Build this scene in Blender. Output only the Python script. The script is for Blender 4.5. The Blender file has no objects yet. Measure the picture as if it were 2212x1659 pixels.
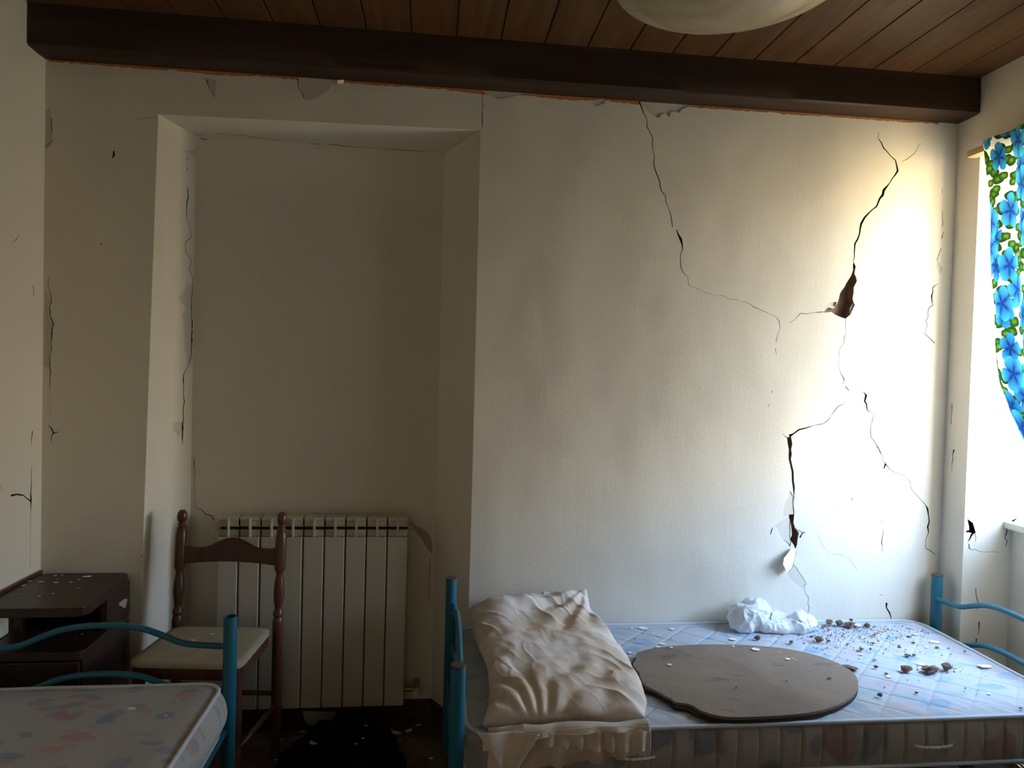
import bpy, bmesh, math, random
from mathutils import Vector, Matrix, noise
from mathutils.geometry import delaunay_2d_cdt
random.seed(7)
PI = math.pi
S = bpy.context.scene
COL = S.collection

# ------------------------------------------------------------------ camera
YAW, PITCH, ROLL = math.radians(6.4), math.radians(-1.431), math.radians(1.513)
CAM = Vector((0.0, -2.65, 1.43))
F = Vector((math.sin(YAW)*math.cos(PITCH), math.cos(YAW)*math.cos(PITCH), math.sin(PITCH)))
R0 = Vector((math.cos(YAW), -math.sin(YAW), 0)); U0 = R0.cross(F)
RT = math.cos(ROLL)*R0 + math.sin(ROLL)*U0
UP = -math.sin(ROLL)*R0 + math.cos(ROLL)*U0
cam = bpy.data.cameras.new('camera'); co = bpy.data.objects.new('camera', cam); COL.objects.link(co)
co.matrix_world = Matrix(((RT.x, UP.x, -F.x, CAM.x), (RT.y, UP.y, -F.y, CAM.y), (RT.z, UP.z, -F.z, CAM.z), (0, 0, 0, 1)))
cam.sensor_fit = 'HORIZONTAL'; cam.sensor_width = 36; cam.lens = 1500/2212*36; cam.clip_start = .02
S.camera = co
def at(px, py, ax, val):
    """the point of the plane axis=val that the photo shows at pixel px, py"""
    d = F + RT*((px-1106)/1500) + UP*((829.5-py)/1500)
    return CAM + d*((val-CAM[ax])/d[ax])
X, Y, Z = 0, 1, 2

# ------------------------------------------------------------------ light and exposure
S.view_settings.view_transform = 'Standard'; S.view_settings.look = 'None'
S.view_settings.exposure = 0.10; S.view_settings.gamma = 1.0
try: S.view_settings.use_curve_mapping = False
except Exception: pass
W = bpy.data.worlds.new('sky'); S.world = W; W.use_nodes = True
wn = W.node_tree; wn.nodes.clear()
wo = wn.nodes.new('ShaderNodeOutputWorld'); wb = wn.nodes.new('ShaderNodeBackground')
wt = wn.nodes.new('ShaderNodeTexCoord'); ws = wn.nodes.new('ShaderNodeSeparateXYZ'); wr = wn.nodes.new('ShaderNodeValToRGB')
wm = wn.nodes.new('ShaderNodeMath'); wm.operation = 'MULTIPLY_ADD'; wm.inputs[1].default_value = .5; wm.inputs[2].default_value = .5
wn.links.new(wt.outputs['Generated'], ws.inputs[0]); wn.links.new(ws.outputs['Z'], wm.inputs[0]); wn.links.new(wm.outputs[0], wr.inputs[0])
wn.links.new(wr.outputs[0], wb.inputs[0]); wn.links.new(wb.outputs[0], wo.inputs[0])
er = wr.color_ramp
def stops(r, st):
    while len(r.elements) > 1: r.elements.remove(r.elements[-1])
    r.elements[0].position = st[0][0]; r.elements[0].color = (*st[0][1], 1)
    for p, c in st[1:]:
        e = r.elements.new(p); e.color = (*c, 1)
# ground in the street, sunlit facades at the horizon, bluish bright sky above
stops(er, [(0.0, (.42, .33, .18)), (.40, (.55, .44, .26)), (.49, (.85, .68, .42)), (.53, (1.0, .88, .66)), (.59, (.66, .80, 1.0)), (.70, (.47, .67, 1.0)), (1.0, (.38, .60, 1.0))])
wb.inputs[1].default_value = 36.0
pl = bpy.data.lights.new('window_portal', 'AREA'); pl.shape = 'RECTANGLE'; pl.size = 1.0; pl.size_y = 1.42
pl.cycles.is_portal = True
po = bpy.data.objects.new('window_portal', pl); COL.objects.link(po)
po.location = (2.50, -.648, 1.586); po.rotation_euler = (0, PI/2, 0); pl.size, pl.size_y = 1.43, .87

# warm fill lamp added behind the viewer to lift the shaded left side
dl = bpy.data.lights.new('warm_fill', 'AREA'); dl.shape = 'RECTANGLE'; dl.size = .9; dl.size_y = 2.0; dl.energy = 2.6; dl.color = (1.0, .76, .46)
do = bpy.data.objects.new('warm_fill', dl); COL.objects.link(do); do.location = (-.2, -4.05, 1.0); do.rotation_euler = (PI/2, 0, 0)

# ------------------------------------------------------------------ node material helpers
def new_mat(name, rough=.6, spec=.3):
    m = bpy.data.materials.new(name); m.use_nodes = True; nt = m.node_tree
    b = nt.nodes['Principled BSDF']; b.inputs['Roughness'].default_value = rough
    b.inputs['Specular IOR Level'].default_value = spec
    return m, nt, b
class N:
    def __init__(s, nt): s.nt = nt; s.k = {}
    def n(s, t, **kw):
        o = s.nt.nodes.new('ShaderNode'+t)
        for k, v in kw.items(): setattr(o, k, v)
        return o
    def put(s, sock, v):
        if isinstance(v, bpy.types.NodeSocket): s.nt.links.new(v, sock)
        elif v is not None:
            if isinstance(v, (tuple, list)) and len(v) == 3 and sock.type == 'RGBA': v = (*v, 1)
            sock.default_value = v
    def m(s, op, a, b=None, c=None, clamp=False):
        o = s.n('Math', operation=op, use_clamp=clamp); s.put(o.inputs[0], a)
        if b is not None: s.put(o.inputs[1], b)
        if c is not None: s.put(o.inputs[2], c)
        return o.outputs[0]
    def obj(s):
        if 'o' not in s.k: s.k['o'] = s.n('TexCoord').outputs['Object']
        return s.k['o']
    def uv(s):
        return s.n('TexCoord').outputs['UV']
    def map(s, v, scale=(1, 1, 1), rot=(0, 0, 0), loc=(0, 0, 0)):
        o = s.n('Mapping'); s.put(o.inputs[0], v); o.inputs['Location'].default_value = loc
        o.inputs['Rotation'].default_value = rot; o.inputs['Scale'].default_value = scale
        return o.outputs[0]
    def noise(s, v, scale=5, det=3, rough=.5, dist=0):
        o = s.n('TexNoise'); s.put(o.inputs['Vector'], v); o.inputs['Scale'].default_value = scale
        o.inputs['Detail'].default_value = det; o.inputs['Roughness'].default_value = rough; o.inputs['Distortion'].default_value = dist
        return o.outputs['Fac']
    def ramp(s, f, st, interp='LINEAR'):
        o = s.n('ValToRGB'); s.put(o.inputs[0], f); stops(o.color_ramp, st); o.color_ramp.interpolation = interp
        return o.outputs[0]
    def lin(s, f, a, b):
        """0 at a, 1 at b, clamped"""
        o = s.n('MapRange', clamp=True); s.put(o.inputs[0], f)
        o.inputs[1].default_value = a; o.inputs[2].default_value = b; o.inputs[3].default_value = 0; o.inputs[4].default_value = 1
        return o.outputs[0]
    def mix(s, f, a, b, mode='MIX'):
        o = s.n('MixRGB', blend_type=mode); s.put(o.inputs[0], f); s.put(o.inputs[1], a); s.put(o.inputs[2], b)
        return o.outputs[0]
    def vor(s, v, scale=5, feature='F1', rnd=1.0):
        o = s.n('TexVoronoi', feature=feature); s.put(o.inputs['Vector'], v); o.inputs['Scale'].default_value = scale
        o.inputs['Randomness'].default_value = rnd
        return o
    def xyz(s, v):
        o = s.n('SeparateXYZ'); s.put(o.inputs[0], v); return o.outputs
    def bump(s, b, h, dist=.01, strength=1.0, prev=None):
        o = s.n('Bump'); s.put(o.inputs['Height'], h); o.inputs['Distance'].default_value = dist; o.inputs['Strength'].default_value = strength
        if prev is not None: s.put(o.inputs['Normal'], prev)
        if b is not None: s.put(b.inputs['Normal'], o.outputs[0])
        return o.outputs[0]

def mat_flat(name, col, rough=.6, spec=.3, metal=0, var=.12, scale=12, bumpd=0.0):
    m, nt, b = new_mat(name, rough, spec); n = N(nt); b.inputs['Metallic'].default_value = metal
    f = n.noise(n.obj(), scale, 4, .6)
    d = tuple(c*(1-var) for c in col); l = tuple(min(1, c*(1+var)) for c in col)
    n.put(b.inputs['Base Color'], n.mix(f, d, l))
    if bumpd: n.bump(b, n.noise(n.obj(), scale*6, 4, .6), bumpd)
    return m
def mat_plaster(name, col, streak=True):
    m, nt, b = new_mat(name, .85, .15); n = N(nt)
    big = n.noise(n.obj(), 1.3, 3, .5); fine = n.noise(n.obj(), 9, 5, .6)
    c = n.mix(n.lin(big, .3, .7), tuple(x*.93 for x in col), col)
    c = n.mix(n.m('MULTIPLY', n.lin(fine, .35, .75), .25), c, tuple(x*y for x, y in zip(col, (.90, .88, .84))))
    n.put(b.inputs['Base Color'], c)
    w = n.bump(None, n.noise(n.obj(), 2.6, 2, .4), .05, .35)
    st = n.noise(n.map(n.obj(), (14, 14, 2.0)), 2.2, 3, .55)
    w = n.bump(None, st, .003, .20 if streak else .1, w)
    gr = n.noise(n.obj(), 70, 4, .6)
    n.bump(b, gr, .0018, .35, w)
    return m
def mat_wood(name, dark, light, axis='X', rough=.5, spec=.3, scale=1.0, planks=None):
    m, nt, b = new_mat(name, rough, spec); n = N(nt)
    st = {'X': (.8, 12, 12), 'Y': (12, .8, 12), 'Z': (12, 12, .8)}[axis]
    v = n.map(n.obj(), tuple(x*scale for x in st))
    if planks:
        px = n.m('FLOOR', n.m('DIVIDE', n.m('ADD', n.xyz(n.obj())[0], 5-.051), planks))
        wn_ = n.n('TexWhiteNoise', noise_dimensions='1D'); n.put(wn_.inputs['W'], px)
        cmb = n.n('CombineXYZ'); n.put(cmb.inputs[0], n.m('MULTIPLY', wn_.outputs['Value'], 7)); n.put(cmb.inputs[1], n.m('MULTIPLY', wn_.outputs['Value'], 31))
        add = n.n('VectorMath', operation='ADD'); n.put(add.inputs[0], v); n.put(add.inputs[1], cmb.outputs[0]); v = add.outputs[0]
    f = n.noise(v, 1.4, 5, .6, 1.2); g = n.noise(v, 5, 4, .7, .4)
    c = n.mix(n.lin(f, .3, .72), dark, light)
    c = n.mix(n.m('MULTIPLY', n.lin(g, .45, .7), .45), c, tuple(x*.6 for x in dark))
    if planks:
        c = n.mix(n.m('MULTIPLY', wn_.outputs['Value'], .35), c, tuple(x*.55 for x in light))
        kn = n.vor(n.map(n.obj(), (3.2, 1.6, 1)), 1.6).outputs['Distance']
        c = n.mix(n.m('MULTIPLY', n.lin(kn, .16, .03), .8), c, tuple(x*.4 for x in dark))
    n.put(b.inputs['Base Color'], c)
    n.bump(b, g, .0015, .6)
    return m

PLASTER = mat_plaster('cream_plaster', (.80, .75, .64))
PATCH = mat_plaster('bare_undercoat', (.66, .62, .53), False)
RUST = mat_flat('orange_primer', (.60, .25, .08), .9, .1, 0, .5, 30, .002)
RUBBLE = mat_flat('broken_masonry', (.42, .30, .21), .95, .1, 0, .6, 45, .012)
CRACK = mat_flat('painted_crack_shade', (.045, .034, .030), .95, .05, 0, .5, 45, .006)  # shade inside the thin cracks, put into a near-black colour
BEAM = mat_wood('dark_beam_wood', (.028, .014, .008), (.062, .033, .018), 'X', .5)
PLANK = mat_wood('ceiling_board_wood', (.085, .036, .014), (.175, .082, .032), 'Y', .45, .3, 1, .16)
DARKWOOD = mat_wood('nightstand_veneer', (.026, .012, .008), (.060, .030, .019), 'X', .38, .4)
CHAIRWOOD = mat_wood('red_brown_chair_wood', (.058, .021, .012), (.125, .046, .024), 'Z', .35, .45)
SEATMAT = mat_flat('dusty_cream_seat', (.38, .32, .215), .75, .2, 0, .22, 20, .001)
TEAL = mat_flat('teal_enamel', (.014, .135, .20), .38, .5, 0, .18, 14)
CAPMAT = mat_flat('grey_brown_plastic_cap', (.10, .085, .08), .6)
DARKIN = mat_flat('dark_tube_inside', (.01, .01, .01), .9)
RADM = mat_flat('ivory_enamel', (.54, .49, .39), .42, .4, 0, .05, 8)
SLOT = mat_flat('painted_gap_shade', (.02, .02, .018), .8)
BRASS = mat_flat('aged_brass', (.35, .26, .12), .35, .5, .9, .3, 30)
STONE = mat_flat('brown_masonry_crumb', (.33, .23, .17), .95, .1, 0, .35, 60, .003)
FLAKE = mat_flat('white_plaster_flake', (.80, .78, .72), .85, .2, 0, .1, 40)
PAPER = mat_flat('dusty_white_paper', (.55, .52, .45), .8)
BLACKM = mat_flat('black_cloth', (.008, .008, .009), .95, .05, 0, .3, 20, .004)
CORDM = mat_flat('cream_cord', (.70, .66, .56), .8)
BASEM = mat_flat('brown_baseboard_tile', (.07, .04, .03), .5, .4, 0, .3, 8)

# ------------------------------------------------------------------ object helpers
def link(name, me, mats=None, parent=None, smooth=False):
    o = bpy.data.objects.new(name, me); COL.objects.link(o)
    if mats is not None:
        for m in (mats if isinstance(mats, (list, tuple)) else [mats]): me.materials.append(m)
    if parent is not None: o.parent = parent
    if smooth:
        for p in me.polygons: p.use_smooth = True
    return o
def mesh(name, vs, fs, mats=None, parent=None, smooth=False, mi=None, uv=None):
    me = bpy.data.meshes.new(name); me.from_pydata([tuple(v) for v in vs], [], fs); me.update()
    if mi:
        me.materials.clear()
    o = link(name, me, mats, parent, smooth)
    if mi:
        for p, i in zip(me.polygons, mi): p.material_index = i
    if uv:
        l = me.uv_layers.new(name='UVMap')
        for lp in me.loops: l.data[lp.index].uv = uv[lp.vertex_index]
    return o
def tag(o, label=None, cat=None, group=None, kind=None):
    if label: o['label'] = label
    if cat: o['category'] = cat
    if group: o['group'] = group
    if kind: o['kind'] = kind
    return o
def thing(name, label, cat, loc=(0, 0, 0), rz=0, group=None):
    o = bpy.data.objects.new(name, None); COL.objects.link(o); o.location = loc; o.rotation_euler = (0, 0, rz)
    o.empty_display_size = .05
    return tag(o, label, cat, group)
class MB:
    def __init__(s): s.v = []; s.f = []; s.mi = []
    def add(s, vs, fs, m=0):
        k = len(s.v); s.v += [Vector(v) for v in vs]; s.f += [tuple(i+k for i in f) for f in fs]; s.mi += [m]*len(fs); return s
    def box(s, a, b, m=0, rot=None, c=None):
        x0, y0, z0 = a; x1, y1, z1 = b
        vs = [Vector(p) for p in ((x0,y0,z0),(x1,y0,z0),(x1,y1,z0),(x0,y1,z0),(x0,y0,z1),(x1,y0,z1),(x1,y1,z1),(x0,y1,z1))]
        if rot is not None:
            c = Vector(c) if c is not None else sum(vs, Vector())/8
            vs = [c + rot @ (v-c) for v in vs]
        return s.add(vs, [(0,3,2,1),(4,5,6,7),(0,1,5,4),(1,2,6,5),(2,3,7,6),(3,0,4,7)], m)
    def tube(s, pts, r, n=12, closed=False, caps=True, m=0):
        P = [Vector(p) for p in pts]; L = len(P); rr = r if isinstance(r, (list, tuple)) else [r]*L
        T = []
        for i in range(L):
            a = P[i-1] if (i or closed) else P[i]; b = P[(i+1) % L] if (i < L-1 or closed) else P[i]
            T.append((b-a).normalized())
        up = Vector((0, 0, 1)) if abs(T[0].z) < .9 else Vector((1, 0, 0))
        nrm = (up - T[0]*up.dot(T[0])).normalized(); vs = []
        for i in range(L):
            nrm = (nrm - T[i]*nrm.dot(T[i])).normalized(); bi = T[i].cross(nrm)
            for k in range(n):
                a = 2*PI*k/n; vs.append(P[i] + (nrm*math.cos(a) + bi*math.sin(a))*rr[i])
        fs = []
        for i in range(L if closed else L-1):
            j = (i+1) % L
            for k in range(n): fs.append((i*n+k, i*n+(k+1) % n, j*n+(k+1) % n, j*n+k))
        if caps and not closed:
            fs.append(tuple(range(n))[::-1]); fs.append(tuple((L-1)*n+k for k in range(n)))
        return s.add(vs, fs, m)
    def lathe(s, prof, n=24, org=(0, 0, 0), m=0, rot=None):
        o = Vector(org); vs = []
        for r, z in prof:
            for k in range(n):
                p = Vector((max(r, 1e-5)*math.cos(2*PI*k/n), max(r, 1e-5)*math.sin(2*PI*k/n), z))
                if rot is not None: p = rot @ p
                vs.append(o+p)
        fs = [(i*n+k, i*n+(k+1) % n, (i+1)*n+(k+1) % n, (i+1)*n+k) for i in range(len(prof)-1) for k in range(n)]
        return s.add(vs, fs, m)
    def prism(s, out, z0, z1, m=0):
        n = len(out); vs = [(x, y, z0) for x, y in out]+[(x, y, z1) for x, y in out]
        return s.add(vs, [tuple(range(n))[::-1], tuple(range(n, 2*n))]+[(i, (i+1) % n, n+(i+1) % n, n+i) for i in range(n)], m)
    def build(s, name, mats, parent=None, smooth=False, bevel=0, auto=False):
        o = mesh(name, s.v, s.f, mats, parent, smooth, s.mi if isinstance(mats, (list, tuple)) and len(mats) > 1 else None)
        if bevel:
            b = o.modifiers.new('bevel', 'BEVEL'); b.width = bevel; b.segments = 2; b.limit_method = 'ANGLE'
        if smooth and auto: sharp(o)
        return o
def sharp(o, deg=40):
    me = o.data; bm = bmesh.new(); bm.from_mesh(me)
    for e in bm.edges:
        if len(e.link_faces) == 2 and e.calc_face_angle(0) > math.radians(deg): e.smooth = False
    bm.to_mesh(me); bm.free()
def struct(o, name=None):
    o['kind'] = 'structure'; return o
def catmull(pts, k=8):
    P = [Vector(p) for p in pts]; out = []
    for i in range(len(P)-1):
        p0 = P[max(i-1, 0)]; p1 = P[i]; p2 = P[i+1]; p3 = P[min(i+2, len(P)-1)]
        for j in range(k):
            t = j/k
            out.append(.5*((2*p1)+(p2-p0)*t+(2*p0-5*p1+4*p2-p3)*t*t+(3*p1-p0-3*p2+p3)*t**3))
    out.append(P[-1]); return out

# ------------------------------------------------------------------ cracked wall panels
def jag(pts, w, seed, step=.018, amp=.25):
    """ragged ribbon polygon round the polyline pts (2-D, metres) of half-widths w"""
    rg = random.Random(seed); line = []; ww = []
    for i in range(len(pts)-1):
        a = Vector(pts[i]); b = Vector(pts[i+1]); d = (b-a); L = d.length; k = max(1, int(L/step))
        nn = Vector((-d.y, d.x))/max(L, 1e-6)
        for j in range(k):
            t = j/k; wj = w[i]*(1-t)+w[i+1]*t
            off = rg.uniform(-1, 1)*min(.0045, step*amp) if (i or j) else 0
            line.append(a+d*t+nn*off); ww.append(wj)
    line.append(Vector(pts[-1])); ww.append(w[-1])
    A = []; B = []
    for i, p in enumerate(line):
        a = line[max(i-1, 0)]; b = line[min(i+1, len(line)-1)]; d = (b-a).normalized(); nn = Vector((-d.y, d.x))
        A.append(p+nn*max(ww[i]*rg.uniform(.55, 1.35), .0003)); B.append(p-nn*max(ww[i]*rg.uniform(.55, 1.35), .0003))
    return A + B[::-1]
def rough_poly(pts, seed, amp=.004, step=.015):
    rg = random.Random(seed); out = []
    for i in range(len(pts)):
        a = Vector(pts[i]); b = Vector(pts[(i+1) % len(pts)]); L = (b-a).length; k = max(1, int(L/step))
        for j in range(k):
            p = a+(b-a)*(j/k)
            if j: p += Vector((rg.uniform(-amp, amp), rg.uniform(-amp, amp)))
            out.append(p)
    return out
def inside(p, poly):
    w = 0; n = len(poly)
    for i in range(n):
        a = poly[i]; b = poly[(i+1) % n]
        if a.y <= p.y:
            if b.y > p.y and (b.x-a.x)*(p.y-a.y)-(p.x-a.x)*(b.y-a.y) > 0: w += 1
        elif b.y <= p.y and (b.x-a.x)*(p.y-a.y)-(p.x-a.x)*(b.y-a.y) < 0: w -= 1
    return w != 0
def panel(mb, outline, feats, to3, holes=()):
    """outline: 2-D polygon; feats: (polygon, depth, material); later ones win. to3(a, b, depth) -> point; holes are left open"""
    vs = []; es = []
    def loop(poly):
        k = len(vs); vs.extend(Vector((p[0], p[1])) for p in poly); n = len(poly)
        es.extend((k+i, k+(i+1) % n) for i in range(n))
    loop(outline)
    lo_a = min(p[0] for p in outline)+.003; hi_a = max(p[0] for p in outline)-.003
    for h in holes: loop(h)
    for f in feats:
        for p in f[0]: p.x = min(hi_a, max(lo_a, p.x))
    for f in feats: loop(f[0])
    out = [Vector(p) for p in outline]; hs = [[Vector(p) for p in h] for h in holes]
    bb = [(min(p.x for p in f[0]), max(p.x for p in f[0]), min(p.y for p in f[0]), max(p.y for p in f[0])) for f in feats]
    V, E, T, *_ = delaunay_2d_cdt(vs, es, [], 0, 1e-6)
    st = []
    for t in T:
        c = (V[t[0]]+V[t[1]]+V[t[2]])/3
        if not inside(c, out) or any(inside(c, h) for h in hs): st.append(None); continue
        d, m = 0, 0
        for f, q in zip(feats, bb):
            if q[0] <= c.x <= q[1] and q[2] <= c.y <= q[3] and (f[1] > d or f[1] == 0) and inside(c, f[0]): d, m = f[1], f[2]
        st.append((d, m))
    edge = {}
    for i, t in enumerate(T):
        for j in range(3):
            edge.setdefault(tuple(sorted((t[j], t[(j+1) % 3]))), []).append(i)
    cache = {}; pts = []
    def vid(i, d):
        if (i, d) not in cache: cache[(i, d)] = len(pts); pts.append(to3(V[i].x, V[i].y, d))
        return cache[(i, d)]
    fs = []; mi = []
    for t, s_ in zip(T, st):
        if s_: fs.append(tuple(vid(i, s_[0]) for i in t)); mi.append(s_[1])
    for (a, b), ts in edge.items():
        if len(ts) == 2 and st[ts[0]] and st[ts[1]] and abs(st[ts[0]][0]-st[ts[1]][0]) > 1e-6:
            d0, d1 = sorted((st[ts[0]], st[ts[1]]))
            fs.append((vid(a, d0[0]), vid(b, d0[0]), vid(b, d1[0]), vid(a, d1[0]))); mi.append(d1[1])
    k = len(mb.v); mb.v += pts; mb.f += [tuple(i+k for i in f) for f in fs]; mb.mi += mi
def cr(pix, ax, val, ab, seed, depth=.02, mat=2, **kw):
    """crack through pixel triples (px, py, width px)"""
    P = [at(p[0], p[1], ax, val) for p in pix]
    pts = [(p[ab[0]], p[ab[1]]) for p in P]
    w = [.5*p[2]*((q-CAM).dot(F))/1500 for p, q in zip(pix, P)]
    return (jag(pts, w, seed, **kw), depth, mat)
def pa(pix, ax, val, ab, seed, depth=.002, mat=1, amp=.004):
    P = [at(p[0], p[1], ax, val) for p in pix]
    return (rough_poly([(p[ab[0]], p[ab[1]]) for p in P], seed, amp), depth, mat)

# ------------------------------------------------------------------ the room
FZ, CZ = -.03, 2.612            # floor and ceiling heights
XL, XR, YB = -1.39, 2.105, -4.1  # left wall, right wall, wall behind the viewer
ND = .22                         # depth of the splayed recess
def sc(lst, k, ox, oy):          # zoomed reading -> photo pixels
    return [(ox+p[0]/k, oy+p[1]/k) + ((p[2]/k,) if len(p) > 2 else ()) for p in lst]
A5 = lambda l: sc(l, 3.318, 0, 250)
A6 = lambda l: sc(l, 2.765, 0, 650)
A3 = lambda l: sc(l, 3.687, 1550, 550)
A4 = lambda l: sc(l, 3.318, 1550, 900)
AM = lambda l: sc(l, 2.37, 1300, 200)
AT = lambda l: sc(l, 4.147, 1780, 240)
A1 = lambda l: sc(l, 2.011, 0, 0)
A2 = lambda l: sc(l, 2.77, 400, 1060)
xz = (0, 2)
B = []
def c_(p, seed, depth=.02, mat=2, **kw): B.append(cr(p, Y, 0, xz, seed, depth, mat, **kw))
def p_(p, seed, depth=.002, mat=1, amp=.003): B.append(pa(p, Y, 0, xz, seed, depth, mat, amp))
# peeled patches and orange line first
rg = random.Random(3)
seg = [(XL+.01, 2.461)]
x = XL+.01
low = []
while x < 2.02:
    low.append((x, 2.4665-abs(noise.noise(Vector((x*3.1, 1, 0))))*.015-rg.random()*.005)); x += .011
B.append(([Vector(p) for p in low]+[Vector((2.02, 2.50)), Vector((XL+.01, 2.50))], .0015, 3))
p_(A5([(318, 0), (352, -60), (375, 60), (370, 130), (378, 180), (370, 215), (320, 235)]), 1)
p_(A6([(258, 0), (295, 30), (300, 100), (318, 140), (305, 250), (300, 330), (298, 420), (262, 385), (250, 250)]), 2)
p_(A5([(318, 1250), (360, 1270), (360, 1340), (318, 1380)]), 3)
p_(AM([(195, 50), (230, 90), (290, 132), (305, 112), (325, 108), (345, 126), (355, 100), (375, 95), (395, 106), (410, 85), (460, 68), (470, 30), (200, 20)]), 4, .003)
p_(A1([(1290, 335), (1320, 430), (1360, 435), (1440, 380), (1480, 345), (1440, 325)]), 5)
p_(A1([(880, 335), (900, 360), (935, 420), (940, 350)]), 6)
p_(A1([(2100, 395), (2160, 430), (2230, 420), (2300, 400), (2280, 380)]), 7)
p_(sc([(350, 440), (375, 460), (410, 445), (420, 410)], 1.99, 1100, 0), 8)
p_(A4([(520, 530), (548, 575), (543, 640), (550, 690), (512, 702), (460, 725), (480, 640)]), 9)
p_(A4([(410, 780), (465, 740), (515, 710), (525, 830), (522, 930), (470, 880)]), 10)
p_(A4([(558, 800), (600, 822), (632, 830), (590, 865), (560, 870)]), 11)
p_(A4([(500, 1130), (545, 1060), (575, 1090), (640, 1200), (610, 1230), (540, 1180)]), 12, .0012)
p_(A3([(1160, 1190), (1195, 1225), (1210, 1255), (1175, 1272), (1158, 1230)]), 13)
p_(A4([(945, 580), (968, 582), (965, 600), (948, 605)]), 14)
p_(A4([(842, 650), (856, 652), (852, 662)]), 15)
p_(A3([(855, 400), (900, 380), (950, 375), (935, 440), (890, 460), (845, 440)]), 16, .006)
p_(A3([(1055, 430), (1085, 385), (1095, 400), (1070, 450), (1058, 500)]), 17, .006)
p_(A3([(1745, 40), (1760, 60), (1790, 120), (1770, 150), (1740, 90)]), 18, .0015)
# cracks
c_([(1898, 285, .8), (1898, 298, 1.3), (1908, 320, 3), (1925, 336, 1.8), (1933, 346, 2.4), (1939, 369, 3.6), (1929, 385, 2.4), (1922, 399, 1.8), (1910, 412, 6), (1902, 430, 4.5), (1893, 445, 3), (1869, 471, 3.6), (1858, 483, 4.8), (1855, 505, 3), (1849, 527, 4.8), (1846, 544, 2.4), (1845, 565, 1.8), (1844, 587, 5)], 21)
c_([(1947, 350, .8), (1961, 345, 1.4), (1972, 332, 1), (1990, 310, .5)], 22, .008)
HOLE = A3([(1085, 60), (1095, 90), (1090, 150), (1105, 185), (1110, 210), (1085, 262), (1075, 350), (1085, 385), (1060, 430), (1055, 480), (1020, 510), (985, 500), (940, 480), (905, 455), (860, 462), (850, 450), (890, 420), (930, 430), (960, 370), (975, 310), (1010, 260), (1040, 205), (1065, 165), (1080, 120), (1078, 80)])
p_(HOLE, 23, .034, 5, .0025)
c_(A3([(1020, 505, 4), (1015, 560, 3), (1020, 610, 3), (1015, 660, 4), (1000, 700, 4), (970, 760, 3), (968, 840, 3), (965, 900, 3), (985, 940, 4), (1003, 990, 8), (1000, 1030, 3), (990, 1060, 2)]), 24)
c_(A3([(1020, 1050, 10), (1045, 1080, 8), (1060, 1085, 1.5), (1150, 1088, 2), (1165, 1105, 8), (1183, 1120, 24), (1178, 1170, 17), (1178, 1195, 14), (1195, 1230, 6), (1210, 1245, 5), (1250, 1262, 5), (1235, 1310, 6), (1225, 1370, 6), (1215, 1420, 7), (1220, 1460, 7), (1250, 1490, 5), (1275, 1540, 6), (1300, 1580, 5), (1330, 1645, 5)]), 25)
c_(A4([(1130, 205, 4), (1170, 260, 4), (1190, 315, 4), (1205, 340, 12), (1240, 375, 4), (1270, 405, 3), (1350, 425, 3), (1380, 470, 4), (1385, 510, 4), (1410, 550, 4), (1450, 600, 4), (1490, 630, 4), (1500, 660, 10), (1510, 720, 8), (1512, 790, 10), (1500, 870, 5), (1490, 945, 4), (1560, 990, 3)]), 26)
c_(A4([(1203, 340, 14), (1192, 372, 8)]), 27); c_(A4([(1178, 410, 2), (1185, 440, 3), (1170, 460, 2)]), 28, .006)
c_(A4([(1175, 740, 3), (1178, 765, 3)]), 29, .006); c_(A4([(1188, 800, 3), (1182, 900, 5), (1178, 965, 3)]), 30, .006)
c_(A3([(1015, 1185, 4), (965, 1215, 6), (910, 1280, 5), (840, 1355, 6), (770, 1365, 4), (710, 1375, 8), (650, 1400, 10), (600, 1425, 13), (572, 1445, 20)]), 31)
c_(A4([(465, 118, 2), (478, 128, 3), (500, 148, 10), (515, 145, 28), (515, 200, 27), (522, 270, 25), (526, 340, 26), (535, 400, 23), (540, 460, 22), (538, 510, 16), (548, 570, 4)]), 32, .022, 5)
c_(A4([(530, 700, 34), (535, 760, 26), (540, 800, 28), (550, 840, 48), (555, 880, 52), (555, 920, 26), (558, 945, 6)]), 33, .03, 5)
c_(A4([(565, 960, 3), (548, 1030, 4), (535, 1075, 4), (495, 1125, 3)]), 34, .01)
c_(A4([(549, 570, 3), (543, 640, 2), (548, 700, 4)]), 35, .01)
c_(A4([(520, 930, 5), (500, 905, 4), (470, 880, 2)]), 36, .01); c_(A4([(590, 868, 10), (612, 835, 4), (632, 830, 2)]), 37, .01)
c_(A4([(625, 1200, 3), (620, 1240, 3), (650, 1300, 3), (655, 1370, 4), (640, 1455, 4)]), 38, .012)
c_(A4([(1160, 1270, 3), (1185, 1285, 3)]), 39, .008)
c_(A4([(1213, 1335, 15), (1210, 1370, 10), (1230, 1410, 10), (1250, 1450, 6), (1295, 1470, 4)]), 40)
c_(A4([(720, 840, 1.2), (750, 910, 1.5), (800, 990, 1.5), (880, 990, 2), (940, 1020, 1.5), (1000, 1100, 1.2)]), 41, .005)
c_(A4([(380, 845, 6), (388, 815, 9), (396, 795, 3)]), 42, .012)
c_(A3([(570, 545, 3), (610, 510, 4), (660, 470, 5), (760, 462, 3), (840, 462, 6), (865, 458, 6)]), 43, .012)
c_(A3([(150, 360, 1.2), (220, 380, 2), (290, 410, 5), (420, 465, 2), (470, 495, 4), (492, 530, 6), (488, 590, 3), (465, 700, 4)]), 44, .010)
c_(A3([(450, 775, 2), (465, 745, 6), (468, 800, 4)]), 45, .01); c_(A3([(435, 1085, 5), (432, 1100, 5)]), 46, .01); c_(A3([(410, 1190, 4), (403, 1215, 4)]), 47, .01)
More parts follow.
